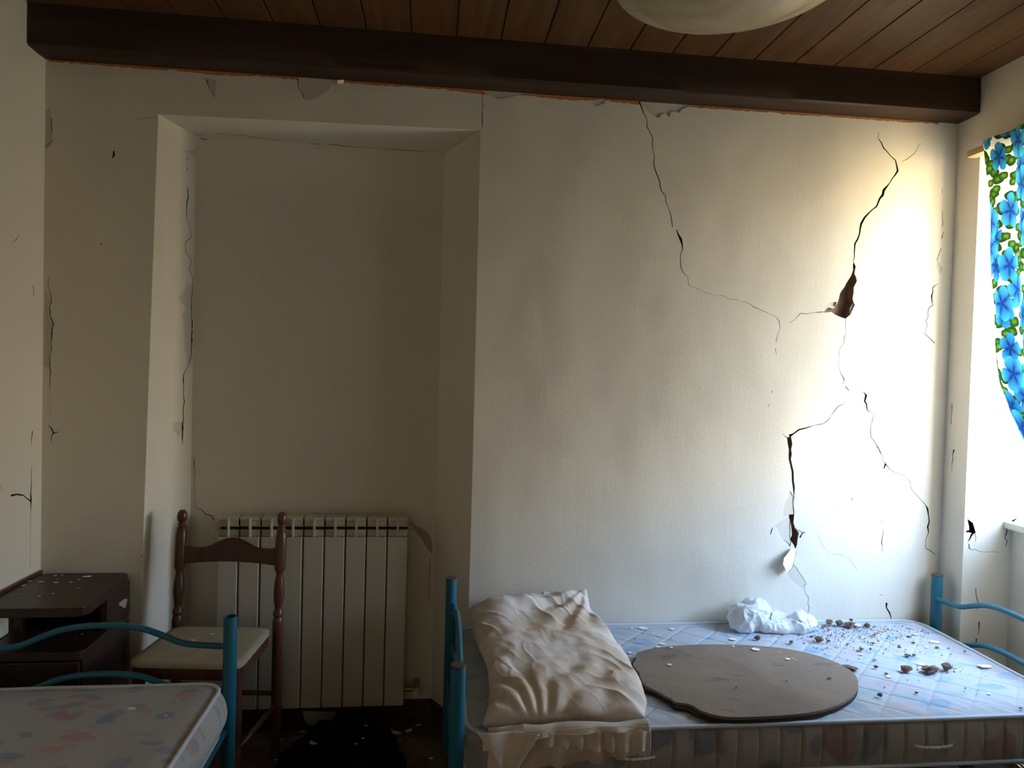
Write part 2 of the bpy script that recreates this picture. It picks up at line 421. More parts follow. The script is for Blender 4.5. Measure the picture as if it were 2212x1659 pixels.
c_(A3([(1090, 495, 1.2), (1200, 530, 1.5), (1320, 565, 1.5), (1450, 575, 1.2), (1560, 590, 1.2), (1640, 625, 1.2)]), 48, .004)
c_(A3([(1755, 232, 3), (1722, 260, 9), (1712, 330, 12), (1705, 380, 8), (1718, 400, 5), (1690, 425, 5), (1665, 530, 6), (1668, 560, 5), (1650, 630, 5), (1690, 675, 5), (1730, 705, 5)]), 49)
c_(AM([(192, 45, 6), (205, 80, 5), (228, 130, 3.5), (235, 175, 4), (250, 210, 4), (262, 260, 4), (265, 300, 3), (270, 360, 3.5), (283, 430, 4), (300, 480, 4), (320, 530, 4), (340, 590, 4), (352, 630, 4), (362, 690, 3)]), 50, .014)
c_(AM([(382, 700, 3), (395, 725, 9), (405, 750, 14), (415, 778, 6), (405, 830, 3), (400, 895, 3), (435, 945, 2), (443, 985, 2), (560, 1035, 1.2), (700, 1060, 1.2)]), 51, .014)
c_(AT([(1058, 690, 3), (1056, 740, 3)]), 52, .008); c_(AT([(1060, 890, 3), (1058, 960, 4), (1055, 1040, 4)]), 53, .008); c_(AT([(1070, 1080, 3), (1055, 1140, 7)]), 54, .008)
c_(AT([(1048, 1230, 5), (1040, 1270, 4), (1010, 1335, 5)]), 55, .008)
c_(A5([(815, 250, 8), (808, 280, 14), (806, 302, 5)]), 56, .008); c_(A5([(722, 910, 5), (728, 925, 8)]), 57, .008)
c_(A5([(368, 10, 7), (366, 80, 10), (370, 130, 5)]), 58, .006, 3); c_(A5([(375, 180, 3), (345, 212, 4), (320, 236, 4)]), 59, .006)
c_(A5([(350, 1160, 3), (345, 1220, 3), (370, 1290, 5), (355, 1370, 5), (362, 1430, 5), (375, 1490, 12), (368, 1545, 4), (365, 1659, 3)]), 60, .008)
c_(A6([(308, 160, 4), (305, 250, 4), (300, 330, 4), (298, 420, 5), (300, 560, 1), (300, 680, 1)]), 61, .008)
c_(A6([(290, 745, 3), (302, 765, 6), (320, 785, 10), (345, 782, 4)]), 62, .01); c_(A6([(318, 790, 6), (306, 815, 4), (305, 840, 3)]), 63, .01)
c_(A6([(850, 1500, 6), (848, 1530, 6)]), 64, .008, 2)
c_([(1042, 198, 1), (1042, 240, 1.4), (1041, 275, 1.4)], 65, .008)
c_(A1([(895, 345, 5), (915, 385, 2), (930, 420, 2)]), 66, .006); c_(A1([(1293, 338, 4), (1300, 380, 2), (1320, 428, 3)]), 67, .006)
c_(A5([(985, 30, 2), (1050, 20, 2), (1120, 10, 2)]), 68, .004)
nxl = lambda z: -1.009-.021*(2.304-z)
nx2 = -.95; nx3 = .02; nx4 = .152
NT = 2.302
mb = MB()
panel(mb, [(XL, FZ), (nxl(FZ), FZ), (nxl(1.2), 1.2), (-1.009, 2.304), (nx4, 2.321), (nx4+.002, 1.2), (nx4, FZ), (XR+.01, FZ), (XR, 2.62), (XL, 2.62)], B, lambda a, b, d: Vector((a, d, b)))
# splayed sides, soffit and back of the recess
J = []
def jamb3(a, b, d):       # a: 0 front .. ND back
    t = a/ND; x0 = nxl(b); x = x0+(nx2-x0)*t
    return Vector((x-d, a+d*.25, b))
def jcr(pix, seed, depth=.012, mat=2):
    pts = []; w = []
    for p in pix:
        q = at(p[0], p[1], Y, .17); t = (q.x-nxl(q.z))/(nx2-nxl(q.z)); t = min(.97, max(.05, t))
        q = at(p[0], p[1], Y, t*ND)
        pts.append((min(.97, max(.05, (q.x-nxl(q.z))/(nx2-nxl(q.z))))*ND, q.z)); w.append(.5*p[2]/540*1.4)
    J.append((jag(pts, w, seed, amp=.12), depth, mat))
def jpa(pix, seed, depth=.002):
    pts = []
    for p in pix:
        q = at(p[0], p[1], Y, .19)
        pts.append((min(.985, max(.05, (q.x-nxl(q.z))/(nx2-nxl(q.z))))*ND, q.z))
    J.append((rough_poly(pts, seed, .003), depth, 1))
jpa(A5([(1348, 1210), (1395, 1200), (1400, 1240), (1385, 1310), (1380, 1400), (1385, 1540), (1390, 1659), (1350, 1659), (1325, 1440), (1340, 1390), (1315, 1320)]), 70)
jpa(A6([(1110, 160), (1155, 160), (1160, 260), (1150, 330), (1128, 400), (1112, 300)]), 71)
jpa(A6([(1075, 720), (1108, 715), (1100, 765), (1085, 800), (1068, 760)]), 72)
jpa(A5([(1345, 280), (1385, 220), (1430, 215), (1425, 265), (1400, 285)]), 73)
jcr(A5([(1318, 485, 3), (1333, 525, 6), (1315, 560, 7), (1335, 625, 6), (1325, 660, 4), (1330, 705, 3), (1345, 750, 2), (1378, 830, 3), (1378, 880, 3), (1358, 920, 3), (1360, 990, 3), (1380, 1040, 4), (1370, 1110, 3), (1380, 1160, 3), (1400, 1200, 3), (1385, 1280, 3), (1375, 1370, 4), (1380, 1440, 3), (1385, 1550, 4), (1390, 1650, 4)]), 74)
jcr(A6([(1160, 190, 4), (1163, 260, 3), (1150, 330, 3), (1130, 400, 3), (1110, 440, 4), (1100, 480, 10), (1100, 500, 4), (1115, 560, 3), (1120, 600, 5), (1108, 640, 4), (1118, 690, 5), (1105, 760, 5), (1085, 800, 6), (1100, 850, 3)]), 75)
jcr(A5([(1345, 290, 3), (1347, 325, 5)]), 76); jcr(A5([(1345, 375, 4), (1345, 395, 4)]), 77)
panel(mb, [(0, FZ), (ND, FZ), (ND, NT), (0, 2.304)], J, jamb3)
K = []
def kcr(pix, seed, depth=.012, mat=2): K.append(cr(pix, Y, ND, xz, seed, depth, mat, amp=.15))
kcr(A6([(1160, 940, 4), (1163, 1010, 3), (1160, 1080, 2), (1165, 1200, 2), (1168, 1240, 3), (1200, 1250, 4), (1230, 1280, 5), (1260, 1285, 5), (1280, 1310, 4)]), 80)
kcr(A1([(900, 606, 3), (870, 600, 3)]), 81)
K.append(pa(A2([(1345, 175), (1370, 200), (1430, 235), (1470, 275), (1480, 380), (1458, 360), (1420, 290), (1370, 235)]), Y, ND, xz, 82, .002, 4))
kcr(A2([(1465, 400, 2), (1462, 560, 3), (1462, 660, 1)]), 83, .006)
panel(mb, [(nx2, FZ), (nx3, FZ), (nx3, 2.29), (nx2, NT)], K, lambda a, b, d: Vector((a, ND+d, b)))
q = lambda *p: mb.add(p, [(0, 1, 2, 3)])
q((nx3, ND, FZ), (nx4, 0, FZ), (nx4+.002, 0, 1.2), (nx3, ND, 1.2)); q((nx3, ND, 1.2), (nx4+.002, 0, 1.2), (nx4, 0, 2.321), (nx3, ND, 2.29))
L_ = []
def lcr(pix, seed):
    pts = []
    for p in pix:
        t = at(p[0], p[1], Z, 2.298); pts.append((t.x, min(ND-.006, max(.01, t.y))))
    L_.append((jag(pts, [p[2]*.0011 for p in pix], seed, amp=.12), .01, 2))
lcr(A1([(845, 588, 4), (885, 594, 2)]), 85)
lcr(A1([(940, 583, 2), (1050, 592, 4), (1180, 608, 2), (1245, 612, 2)]), 86)
lcr(A1([(1345, 622, 3), (1390, 625, 4)]), 87); lcr(A1([(1420, 625, 4), (1525, 634, 4), (1600, 645, 2), (1790, 652, 4), (1860, 660, 1)]), 88)
def soff(a, b, d):
    t = b/ND; x0 = -1.009+(nx2+1.009)*t; x1 = nx4+(nx3-nx4)*t; u = (a-x0)/(x1-x0)
    zf = 2.304+.017*u; zb = NT-.012*u
    return Vector((a, b, zf+(zb-zf)*t+d))
panel(mb, [(-1.009, 0), (nx4, 0), (nx3, ND), (nx2, ND)], L_, soff)
STAIN = mat_flat('brown_damp_stain', (.50, .40, .27), .9, .1, 0, .2, 25)
wall_back = struct(mb.build('wall_back', [PLASTER, PATCH, CRACK, RUST, STAIN, RUBBLE]))
# the plaster flap that curls away from the wall above the bed, and small curls under the beam
fl = MB()
def curl(pix, lift, hinge, th=.003):
    """pix polygon; lift metres away from the wall growing with distance left of the hinge pixel x"""
    P = [at(p[0], p[1], Y, 0) for p in pix]; h = at(hinge, pix[0][1], Y, 0).x; mx = max(abs(p.x-h) for p in P) or 1
    P = [at(q_[0], q_[1], Y, -.001-lift*(abs(p.x-h)/mx)**1.3) for p, q_ in zip(P, pix)]
    n = len(P); vs = P+[p+Vector((0, th, 0)) for p in P]
    fl.add(vs, [tuple(range(n)), tuple(range(n, 2*n))[::-1]]+[(i, (i+1) % n, n+(i+1) % n, n+i) for i in range(n)])
curl(A4([(530, 945), (562, 962), (556, 1000), (548, 1035), (530, 1075), (496, 1128), (484, 1085), (470, 1060), (476, 1015), (500, 985)]), .034, 1550+556/3.318)
curl(A1([(1320, 428), (1360, 420), (1430, 378), (1445, 360), (1438, 395), (1380, 432), (1335, 440)]), .018, 1290/2.011)
curl(A1([(1465, 348), (1495, 346), (1490, 362), (1468, 362)]), .02, 1500/2.011)
fo = fl.build('loose_plaster', PLASTER, wall_back)

# left wall
B = []; yz = (1, 2)
def lc(p, seed, depth=.012, mat=2): B.append(cr(p, X, XL, yz, seed, depth, mat, amp=.15))
lc(A6([(195, 778, 9), (190, 820, 6), (188, 860, 3)]), 90); lc(A6([(190, 985, 3), (188, 1100, 6), (183, 1190, 12), (182, 1245, 4), (182, 1350, 2), (180, 1600, 2)]), 91)
lc(A6([(182, 1195, 6), (160, 1180, 5), (140, 1160, 6), (100, 1155, 8), (65, 1165, 14)]), 92); lc(A6([(-10, 1090, 4), (15, 1140, 3)]), 93)
lc(A5([(140, 850, 2), (115, 885, 6), (90, 910, 2)]), 94, .005)
B.append(pa(A5([(228, 1210), (245, 1220), (242, 1290), (230, 1285)]), X, XL, yz, 95))
mb = MB(); panel(mb, [(YB, FZ), (0, FZ), (0, 2.62), (YB, 2.62)], B, lambda a, b, d: Vector((XL-d, a, b)))
wall_left = struct(mb.build('wall_left', [PLASTER, PATCH, CRACK]))

# right wall with the deep window embrasure, open down to the floor below the sill
YA, YA2, YC, YC2 = -.125, -.215, -1.17, -1.08; XO = 2.48; ZT = 2.30
B = []
def rc(p, seed, depth=.01):
    pts = [at(a[0], a[1], X, XR) for a in p]
    B.append((jag([(max(YA+.01, min(-.003, v.y)), v.z) for v in pts], [a[2]*.0009 for a in p], seed, amp=.12), depth, 2))
AR = lambda l: sc(l, 2.763, 1958, 750)
rc(AR([(272, 340, 5), (266, 460, 4)]), 100); rc(AR([(284, 612, 12), (276, 640, 6), (272, 750, 3)]), 101)
mb = MB()
r3 = lambda a, b, d: Vector((XR+d, a, b))
panel(mb, [(0, FZ), (YA, FZ), (YA, ZT), (YC, ZT), (YC, FZ), (YB, FZ), (YB, 2.62), (0, 2.62)], B, r3)
R_ = []
slope = (YA2-YA)/(XO-XR)
def vc(pix, seed, depth=.015, mat=2):
    pts = []
    for p in pix:
        v = at(p[0], p[1], Y, -.14); v = at(p[0], p[1], Y, YA+slope*(v.x-XR)); pts.append((max(XR+.003, v.x), v.z))
    if len(pix[0]) > 2: R_.append((jag(pts, [p[2]*.5/545 for p in pix], seed, amp=.15), depth, mat))
    else: R_.append((rough_poly(pts, seed, .002), depth, mat))
AV = lambda l: sc(l, 11.06, 2062, 1050)
AW = lambda l: sc(l, 5.925, 1980, 1200)
vc(AV([(290, 780), (350, 820), (430, 880), (455, 960), (500, 1110), (440, 1150), (400, 1200), (290, 1350), (370, 1160), (400, 1120), (330, 1100), (262, 1110), (262, 1060), (340, 1050), (330, 950)]), 103, .03)
vc(AV([(480, 1130, 12), (488, 1240, 14), (490, 1330, 8)]), 104, .01)
vc(AV([(330, 1370, 22), (332, 1490, 24), (400, 1520, 12), (480, 1510, 14), (590, 1580, 8), (760, 1570, 6), (1080, 1590, 5)]), 105)
vc(AV([(1540, 775, 10), (1430, 830, 40), (1340, 880, 25), (1285, 960, 14), (1262, 1080, 22), (1255, 1150, 34), (1240, 1220, 18), (1275, 1330, 18), (1240, 1450, 9)]), 106)
vc(AW([(755, 420, 6), (765, 510, 8), (785, 600, 9), (780, 690, 8)]), 107); vc(AW([(800, 850, 12), (808, 940, 9), (790, 1010, 6)]), 108); vc(AW([(765, 1060, 15), (760, 1150, 8)]), 109)
panel(mb, [(XR, FZ), (XO, FZ), (XO, ZT), (XR, ZT)], R_, lambda a, b, d: Vector((a, YA+slope*(a-XR)+d, b)))
q((XR, YC, FZ), (XO, YC2, FZ), (XO, YC2, ZT), (XR, YC, ZT)); q((XR, YA, ZT), (XO, YA2, ZT), (XO, YC2, ZT), (XR, YC, ZT))
PX = 2.275
yp = YA+slope*(PX-XR)
mb.box((PX, -1.14, FZ), (XO, yp-.001, .845))
wall_right = struct(mb.build('wall_right', [PLASTER, PATCH, CRACK]))
mb = MB(); mb.box((2.245, -1.13, .845), (XO+.02, YA+slope*(2.245-XR)+.004, .872)); struct(mb.build('trim_1', mat_flat('white_painted_sill', (.74, .72, .64), .6, .3, 0, .15, 15), None, bevel=.003))
# window frame set in the outer face
FRM = mat_flat('white_window_paint', (.6, .58, .52), .5)
wroot = bpy.data.objects.new('window_1', None); COL.objects.link(wroot); wroot.location = (2.43, -.64, .872); struct(wroot)
mb = MB()
for a, b in (((2.41, -1.09, .87), (2.46, -1.045, 2.30)), ((2.41, -.24, .87), (2.46, -.193, 2.30)), ((2.41, -1.045, .87), (2.46, -.24, .91)), ((2.41, -1.045, 2.26), (2.46, -.24, 2.30)), ((2.415, -.665, .91), (2.455, -.62, 2.26))): mb.box(a, b)
wf = mb.build('window_frame', FRM, None, bevel=.003); wf.parent = wroot; wf.matrix_parent_inverse = Matrix.Translation(-Vector(wroot.location))
gm, nt, gb = new_mat('window_glass'); n = N(nt); tr = n.n('BsdfTransparent'); gl = n.n('BsdfGlossy'); gl.inputs['Roughness'].default_value = .02
mx = n.n('MixShader'); mx.inputs[0].default_value = .05; nt.links.new(tr.outputs[0], mx.inputs[1]); nt.links.new(gl.outputs[0], mx.inputs[2])
nt.links.new(mx.outputs[0], nt.nodes['Material Output'].inputs[0])
mb = MB(); mb.box((2.433, -1.047, .908), (2.437, -.664, 2.262)); mb.box((2.433, -.621, .908), (2.437, -.238, 2.262))
wg = mb.build('window_pane', gm); wg.parent = wroot; wg.matrix_parent_inverse = Matrix.Translation(-Vector(wroot.location))
# wall behind, floor, ceiling
mb = MB(); mb.add([(XL, YB, FZ), (XR, YB, FZ), (XR, YB, 2.62), (XL, YB, 2.62)], [(0, 1, 2, 3)]); struct(mb.build('wall_front', PLASTER))
fm, nt, b = new_mat('floor_tiles', .55, .3); n = N(nt)
br = n.n('TexBrick'); n.put(br.inputs['Vector'], n.obj()); br.offset = 0; br.inputs['Scale'].default_value = 1
br.inputs['Brick Width'].default_value = .2; br.inputs['Row Height'].default_value = .2; br.inputs['Mortar Size'].default_value = .003
br.inputs['Color1'].default_value = (.085, .045, .032, 1); br.inputs['Color2'].default_value = (.11, .06, .042, 1); br.inputs['Mortar'].default_value = (.05, .04, .035, 1)
du = n.noise(n.obj(), 5, 6, .65)
n.put(b.inputs['Base Color'], n.mix(n.m('MULTIPLY', n.lin(du, .45, .75), .55), br.outputs[0], (.30, .26, .22)))
n.bump(b, du, .004, .6)
mb = MB(); mb.add([(XL-.05, YB, FZ), (2.62, YB, FZ), (2.62, .27, FZ), (XL-.05, .27, FZ)], [(0, 1, 2, 3)]); struct(mb.build('floor', fm))
# ceiling boards, one mesh, with V-grooves every 16 cm
mb = MB(); x = XL-.05-((XL-.05-.051) % .16)-.0
xs = [.051+.16*i for i in range(-10, 15)]
for a in xs:
    g = .004; c = a+.16
    vs = []
    for yy in (YB, 0.02):
        vs += [(a, yy, CZ+.008), (a+g, yy, CZ), (c-g, yy, CZ), (c, yy, CZ+.008)]
    mb.add(vs, [(0, 4, 5, 1), (1, 5, 6, 2), (2, 6, 7, 3)])
struct(mb.build('ceiling', PLANK))
# the beam along the back wall: rough squared log
mb = MB(); nx = 70; prof = [(-.114, CZ+.004), (-.1145, CZ-.07), (-.113, 2.478), (-.106, 2.4715), (-.05, 2.4705), (.004, 2.4715)]
vs = []
for i in range(nx+1):
    x = XL-.01+(XR-XL+.02)*i/nx
    for j, (yy, zz) in enumerate(prof):
        w = noise.noise(Vector((x*1.7, j*.9, 2)))*.004+noise.noise(Vector((x*9, j*3.1, 5)))*.0015
        vs.append((x, yy+w*(yy < -.02), zz+w*.6*(zz < CZ-.01)*(yy < -.02)))
k = len(prof)
mb.add(vs, [(i*k+j, i*k+j+1, (i+1)*k+j+1, (i+1)*k+j) for i in range(nx) for j in range(k-1)])
mb.add([vs[j] for j in range(k)]+[(XL-.01, .004, CZ+.004)], [tuple(range(k+1))])
bo = mb.build('trim_2', BEAM, None, smooth=True, auto=True); struct(bo)
bo['label'] = 'dark wooden beam running along the top of the back wall'
# skirting in the recess
mb = MB()
def skirt(p0, p1, nrm, h=.072, t=.012):
    p0 = Vector(p0); p1 = Vector(p1); n_ = Vector(nrm).normalized()*t
    a = [p0, p1, p1+n_, p0+n_]; mb.add([v+Vector((0, 0, FZ)) for v in a]+[v+Vector((0, 0, FZ+h)) for v in a], [(0, 1, 2, 3), (7, 6, 5, 4), (0, 4, 5, 1), (1, 5, 6, 2), (2, 6, 7, 3), (3, 7, 4, 0)])
skirt((nx2, ND, 0), (nx3, ND, 0), (0, -1, 0)); skirt((nx3, ND, 0), (nx4, 0, 0), (-.86, -.5, 0)); skirt((nx4, 0, 0), (XR, 0, 0), (0, -1, 0)); skirt((nxl(FZ), 0, 0), (nx2, ND, 0), (.86, -.5, 0)); skirt((XL, 0, 0), (nxl(FZ), 0, 0), (0, -1, 0))
struct(mb.build('baseboard_back', BASEM, None))
mb = MB(); skirt((XL, YB, 0), (XL, 0, 0), (1, 0, 0)); struct(mb.build('baseboard_left', BASEM))
mb = MB(); skirt((XR, YB, 0), (XR, YC, 0), (-1, 0, 0)); skirt((XR, YA, 0), (XR, 0, 0), (-1, 0, 0)); struct(mb.build('baseboard_right', BASEM))

# ------------------------------------------------------------------ fabric materials
def leaf_spots(n, v, scale, rot, stretch, thr, off, keep=.55):
    """mask of leaf-shaped spots: stretched cells at one slant"""
    w = n.map(v, (scale, scale*stretch, scale), (0, 0, rot), off)
    vo = n.vor(w, 1.0, 'F1', .8)
    r = n.xyz(vo.outputs['Color'])[0]
    return n.m('MULTIPLY', n.lin(vo.outputs['Distance'], thr, thr-.06), n.lin(r, keep, keep-.02)), vo.outputs['Distance']
def mat_ticking(name, base, cols, scale, dirt=.35, strength=.8, quilt=0):
    m, nt, b = new_mat(name, .8, .15); n = N(nt); v = n.obj()
    c = base
    wob = n.n('VectorMath', operation='MULTIPLY_ADD')
    nz = n.n('TexNoise'); n.put(nz.inputs['Vector'], v); nz.inputs['Scale'].default_value = 9
    n.put(wob.inputs[0], nz.outputs['Color']); wob.inputs[1].default_value = (.085, .085, .085); n.put(wob.inputs[2], v); v2 = wob.outputs[0]
    for i, col in enumerate(cols):
        f, d = leaf_spots(n, v2, scale, .5+1.1*i, 2.1, .34, (3.1*i, 1.7*i, 0), .70)
        vein = n.m('MULTIPLY', f, strength)
        edge = n.m('MULTIPLY', vein, n.m('ADD', .55, n.m('MULTIPLY', n.noise(v, 30, 3), .9)), clamp=True)
        c = n.mix(edge, c, col)
    d = n.lin(n.noise(v, 2.2, 5, .65), .42, .72)
    c = n.mix(n.m('MULTIPLY', d, dirt), c, tuple(x*.62 for x in base[:2])+(base[2]*.5,))
    n.put(b.inputs['Base Color'], c)
    n.bump(b, n.noise(n.obj(), 160, 2, .6), .0012, .5)
    return m
TICK_R = mat_ticking('floral_ticking_blue', (.44, .47, .51), [(.20, .36, .56), (.47, .39, .42), (.27, .40, .54), (.33, .44, .48)], 6.0, .25, .7)
TICK_SIDE = mat_ticking('floral_ticking_border', (.40, .37, .35), [(.17, .20, .24), (.30, .19, .18), (.18, .21, .22)], 5.5, .4, .7)
TICK_L = mat_ticking('floral_ticking_grey', (.46, .43, .40), [(.20, .29, .38), (.48, .27, .25), (.28, .33, .40), (.50, .30, .27)], 8, .3, .75)
PIPING = mat_flat('pale_blue_piping', (.52, .58, .64), .6, .3, 0, .1)
PIPING_B = mat_flat('white_piping', (.62, .64, .66), .45, .4, 0, .1)

# ------------------------------------------------------------------ beds
def bed_end(root, a, b, ht=.63, r=.0205, off=(0, 0), caps='flat', lower=True):
    """two posts with wavy rails between them; a, b ground positions"""
    a = Vector(a); b = Vector(b); d = b-a; L = d.length
    for p in (a, b):
        mb = MB()
        prof = [(r*.9, FZ+.001), (r, FZ+.004), (r, ht-.004), (r*.97, ht)]
        if caps == 'flat': prof += []
        else: prof += [(r*.86, ht), (r*.84, ht-.05), (0, ht-.05)]
        mb.lathe(prof, 24, (p.x, p.y, 0)); po_ = mb.build('post', TEAL, root, True, auto=True)
        if caps == 'flat':
            mb = MB(); mb.lathe([(r*1.02, ht-.004), (r*1.05, ht), (r*1.0, ht+.0035), (0, ht+.004)], 24, (p.x, p.y, 0)); mb.build('cap', CAPMAT, po_, True, auto=True)
    wave = [(0, .535), (.06, .538), (.13, .542), (.19, .549), (.26, .571), (.34, .594), (.42, .604), (.5, .6065)]
    wave = wave+[(1-t, z) for t, z in wave[:-1]][::-1]
    for dz, nm in ((0, 'wave_rail'), (-.150, 'wave_rail')) if lower else ((0, 'wave_rail'),):
        pts = catmull([(a.x+d.x*t+off[0], a.y+d.y*t+off[1], z+dz) for t, z in wave], 6)
        MB().tube(pts, .0095, 14).build(nm, TEAL, root, True)
    # plain bottom bar
    MB().tube([(a.x, a.y, .265), (b.x, b.y, .265)], .012, 14).build('cross_bar', TEAL, root, True)
def side_rails(root, xs, ys, axis):
    if axis == 'X':
        for y in ys: MB().tube([(xs[0], y, .272), (xs[1], y, .272)], .013, 14).build('side_rail', TEAL, root, True)
    else:
        for x in xs: MB().tube([(x, ys[0], .272), (x, ys[1], .272)], .013, 14).build('side_rail', TEAL, root, True)
    mb = MB(); x0, x1 = sorted(xs); y0, y1 = sorted(ys)
    k = 9
    for i in range(1, k):
        if axis == 'X': xx = x0+(x1-x0)*i/k; mb.box((xx-.02, y0+.002, .268), (xx+.02, y1-.002, .276))
        else: yy = y0+(y1-y0)*i/k; mb.box((x0+.002, yy-.02, .268), (x1-.002, yy+.02, .276))
    mb.build('slat_base', TEAL, root)
bed = thing('bed_frame', 'teal tubular bed frame with capped posts along the back wall under the window side', 'bed frame', (1.06, -.437, FZ))
lb = thing('bed_frame', 'teal tubular bed frame with an open-topped post, in front of the chair at left', 'bed frame', (-.99, -1.4, FZ))
def keep(root):            # children are given in room coordinates
    root_inv = Matrix.Translation(-Vector(root.location))
    for ch in root.children: ch.matrix_parent_inverse = root_inv
bed_end(bed, (.082, -.814, 0), (.082, -.06, 0), off=(.012, 0)); bed_end(bed, (2.05, -.814, 0), (2.05, -.06, 0), off=(-.008, 0))
side_rails(bed, (.09, 2.04), (-.80, -.05), 'X')
# short coil spring clipped over the front rail
P = []
for i in range(0, 130):
    a = i*.42; P.append((1.695+.0022*a, -.850+.022*math.cos(a), .296+.022*math.sin(a)))
MB().tube(P, .0048, 8).build('coil_spring', BRASS, bed, True)
keep(bed)
bed_end(lb, (-1.367, -.424, 0), (-.613, -.424, 0), caps='open'); bed_end(lb, (-1.367, -2.40, 0), (-.613, -2.40, 0), caps='open')
side_rails(lb, (-1.355, -.625), (-2.39, -.435), 'Y')
keep(lb)

# ------------------------------------------------------------------ mattresses
def mattress(name, label, x0, x1, y0, y1, z0, z1, r, top, side, pip, seed, quilt, channel, crown=.0, bulge=.012, nx=460, ny=190):
    root = thing(name, label, 'mattress', ((x0+x1)/2, (y0+y1)/2, z0))
    hx, hy = (x1-x0)/2, (y1-y0)/2; cx, cy = (x0+x1)/2, (y0+y1)/2
    def sq(u, v):
        x = u*hx; y = v*hy; ax = abs(x)-(hx-r); ay = abs(y)-(hy-r)
        if ax > 0 and ay > 0:
            s_ = max(ax, ay)/math.hypot(ax, ay); x = math.copysign(hx-r+ax*s_, x); y = math.copysign(hy-r+ay*s_, y)
        return x, y
    def top_z(x, y):
        e = min(hx-abs(x), hy-abs(y)); k = min(1, max(0, e/.05)); k = k*k*(3-2*k)
        z = z1-.006+.006*k+crown*k
        if quilt:
            X_, Y_ = x+cx, y+cy
            for ang, ph in ((-.68, .0), (.79, .02)):
                t = (-math.sin(ang)*X_+math.cos(ang)*Y_+ph)/quilt; f = abs(t-round(t))*2
                z -= .0028*k*math.exp(-(f/.09)**2)
            z -= .0045*k*abs(noise.noise(Vector((X_*4, Y_*4, seed))))
            # creases that run in from the front border
            kk = max(0, 1-(Y_-y0)/.16)
            z -= .004*kk*k*abs(1)*noise.noise(Vector((X_*26+Y_*14, Y_*3, seed)))
        else:
            z += .004*noise.noise(Vector((x*4, y*4, seed)))*k
        return z
    vs = []; idx = {}
    for j in range(ny+1):
        for i in range(nx+1):
            x, y = sq(-1+2*i/nx, -1+2*j/ny); idx[i, j] = len(vs); vs.append((cx+x, cy+y, top_z(x, y)))
    fs = [(idx[i, j], idx[i+1, j], idx[i+1, j+1], idx[i, j+1]) for j in range(ny) for i in range(nx)]
    mesh('top_panel', vs, fs, top, root, True)
    # border
    ring = [(i/300*1.0) for i in range(0)]
    loop = []; M = 420
    per = 2*(2*hx+2*hy-4*r)/1+2*PI*r
    def perim(s):
        segs = [(2*(hx-r), lambda t: (-(hx-r)+t, -hy, 0, -1)), (r*PI/2, lambda t: (hx-r+r*math.sin(t/r), -(hy-r)-r*math.cos(t/r), math.sin(t/r), -math.cos(t/r))),
                (2*(hy-r), lambda t: (hx, -(hy-r)+t, 1, 0)), (r*PI/2, lambda t: (hx-r+r*math.cos(t/r), hy-r+r*math.sin(t/r), math.cos(t/r), math.sin(t/r))),
                (2*(hx-r), lambda t: (hx-r-t, hy, 0, 1)), (r*PI/2, lambda t: (-(hx-r)-r*math.sin(t/r), hy-r+r*math.cos(t/r), -math.sin(t/r), math.cos(t/r))),
                (2*(hy-r), lambda t: (-hx, hy-r-t, -1, 0)), (r*PI/2, lambda t: (-(hx-r)-r*math.cos(t/r), -(hy-r)-r*math.sin(t/r), -math.cos(t/r), -math.sin(t/r)))]
        for L_i, f in segs:
            if s <= L_i: return f(s)
            s -= L_i
        return segs[-1][1](segs[-1][0])
    tot = 2*(2*(hx-r)+2*(hy-r))+2*PI*r
    K = int(tot/.004) ; rows = 12; vs = []; h = z1-.006-z0-.004
    for i in range(K):
        s = tot*i/K; x, y, nx_, ny_ = perim(s)
        for j in range(rows+1):
            t = j/rows; o = bulge*math.sin(PI*t)**.7+.0
            if channel:
                c = (s+.02*0)/channel; f = abs(c-round(c))*2
                o -= .007*math.exp(-(f/.13)**2)*math.sin(PI*t)**.5*1.0
            o += .0015*noise.noise(Vector((x*30, y*30, t*3+seed)))
            vs.append((cx+x+nx_*o, cy+y+ny_*o, z0+.004+h*t))
    n_ = rows+1
    fs = [(i*n_+j, ((i+1) % K)*n_+j, ((i+1) % K)*n_+j+1, i*n_+j+1) for i in range(K) for j in range(rows)]
    mesh('side_border', vs, fs, side, root, True)
    for zz, nm in ((z1-.005, 'piping'), (z0+.004, 'piping')):
        pts = []
        for i in range(int(tot/.02)):
            x, y, nx_, ny_ = perim(tot*i/int(tot/.02)); w = .002*noise.noise(Vector((x*5, y*5, seed)))
            pts.append((cx+x+nx_*.003, cy+y+ny_*.003, zz+w))
        MB().tube(pts, .0062, 10, closed=True).build(nm, pip, root, True)
    mb = MB(); k = 40; mb.add([(cx+perim(tot*i/k)[0], cy+perim(tot*i/k)[1], z0+.003) for i in range(k)], [tuple(range(k))[::-1]]); mb.build('underside', side, root)
    return root, perim
MT = .432
m1, _ = mattress('mattress', 'blue floral quilted mattress strewn with plaster crumbs along the back wall', .115, 1.995, -.782, -.014, .287, MT, .07, TICK_R, TICK_SIDE, PIPING, 3, .104, .0635, .0)
def handle(root, xa, xb, y, z):
    P = [(xa, y+.010, z), (xa+.004, y-.004, z), (xa+.02, y-.009, z-.001), ((xa+xb)/2, y-.012, z-.002), (xb-.02, y-.009, z-.001), (xb-.004, y-.004, z), (xb, y+.010, z)]
    C = catmull(P, 8); h = MB()
    for k in range(2):     # two-strand twisted cord
        Q = []
        for i, p in enumerate(C):
            a = i*.9+PI*k; Q.append(Vector(p)+Vector((0, math.cos(a)*.0018, math.sin(a)*.0018)))
        h.tube(Q, .0026, 8)
    h.build('cord_handle', CORDM, root, True)
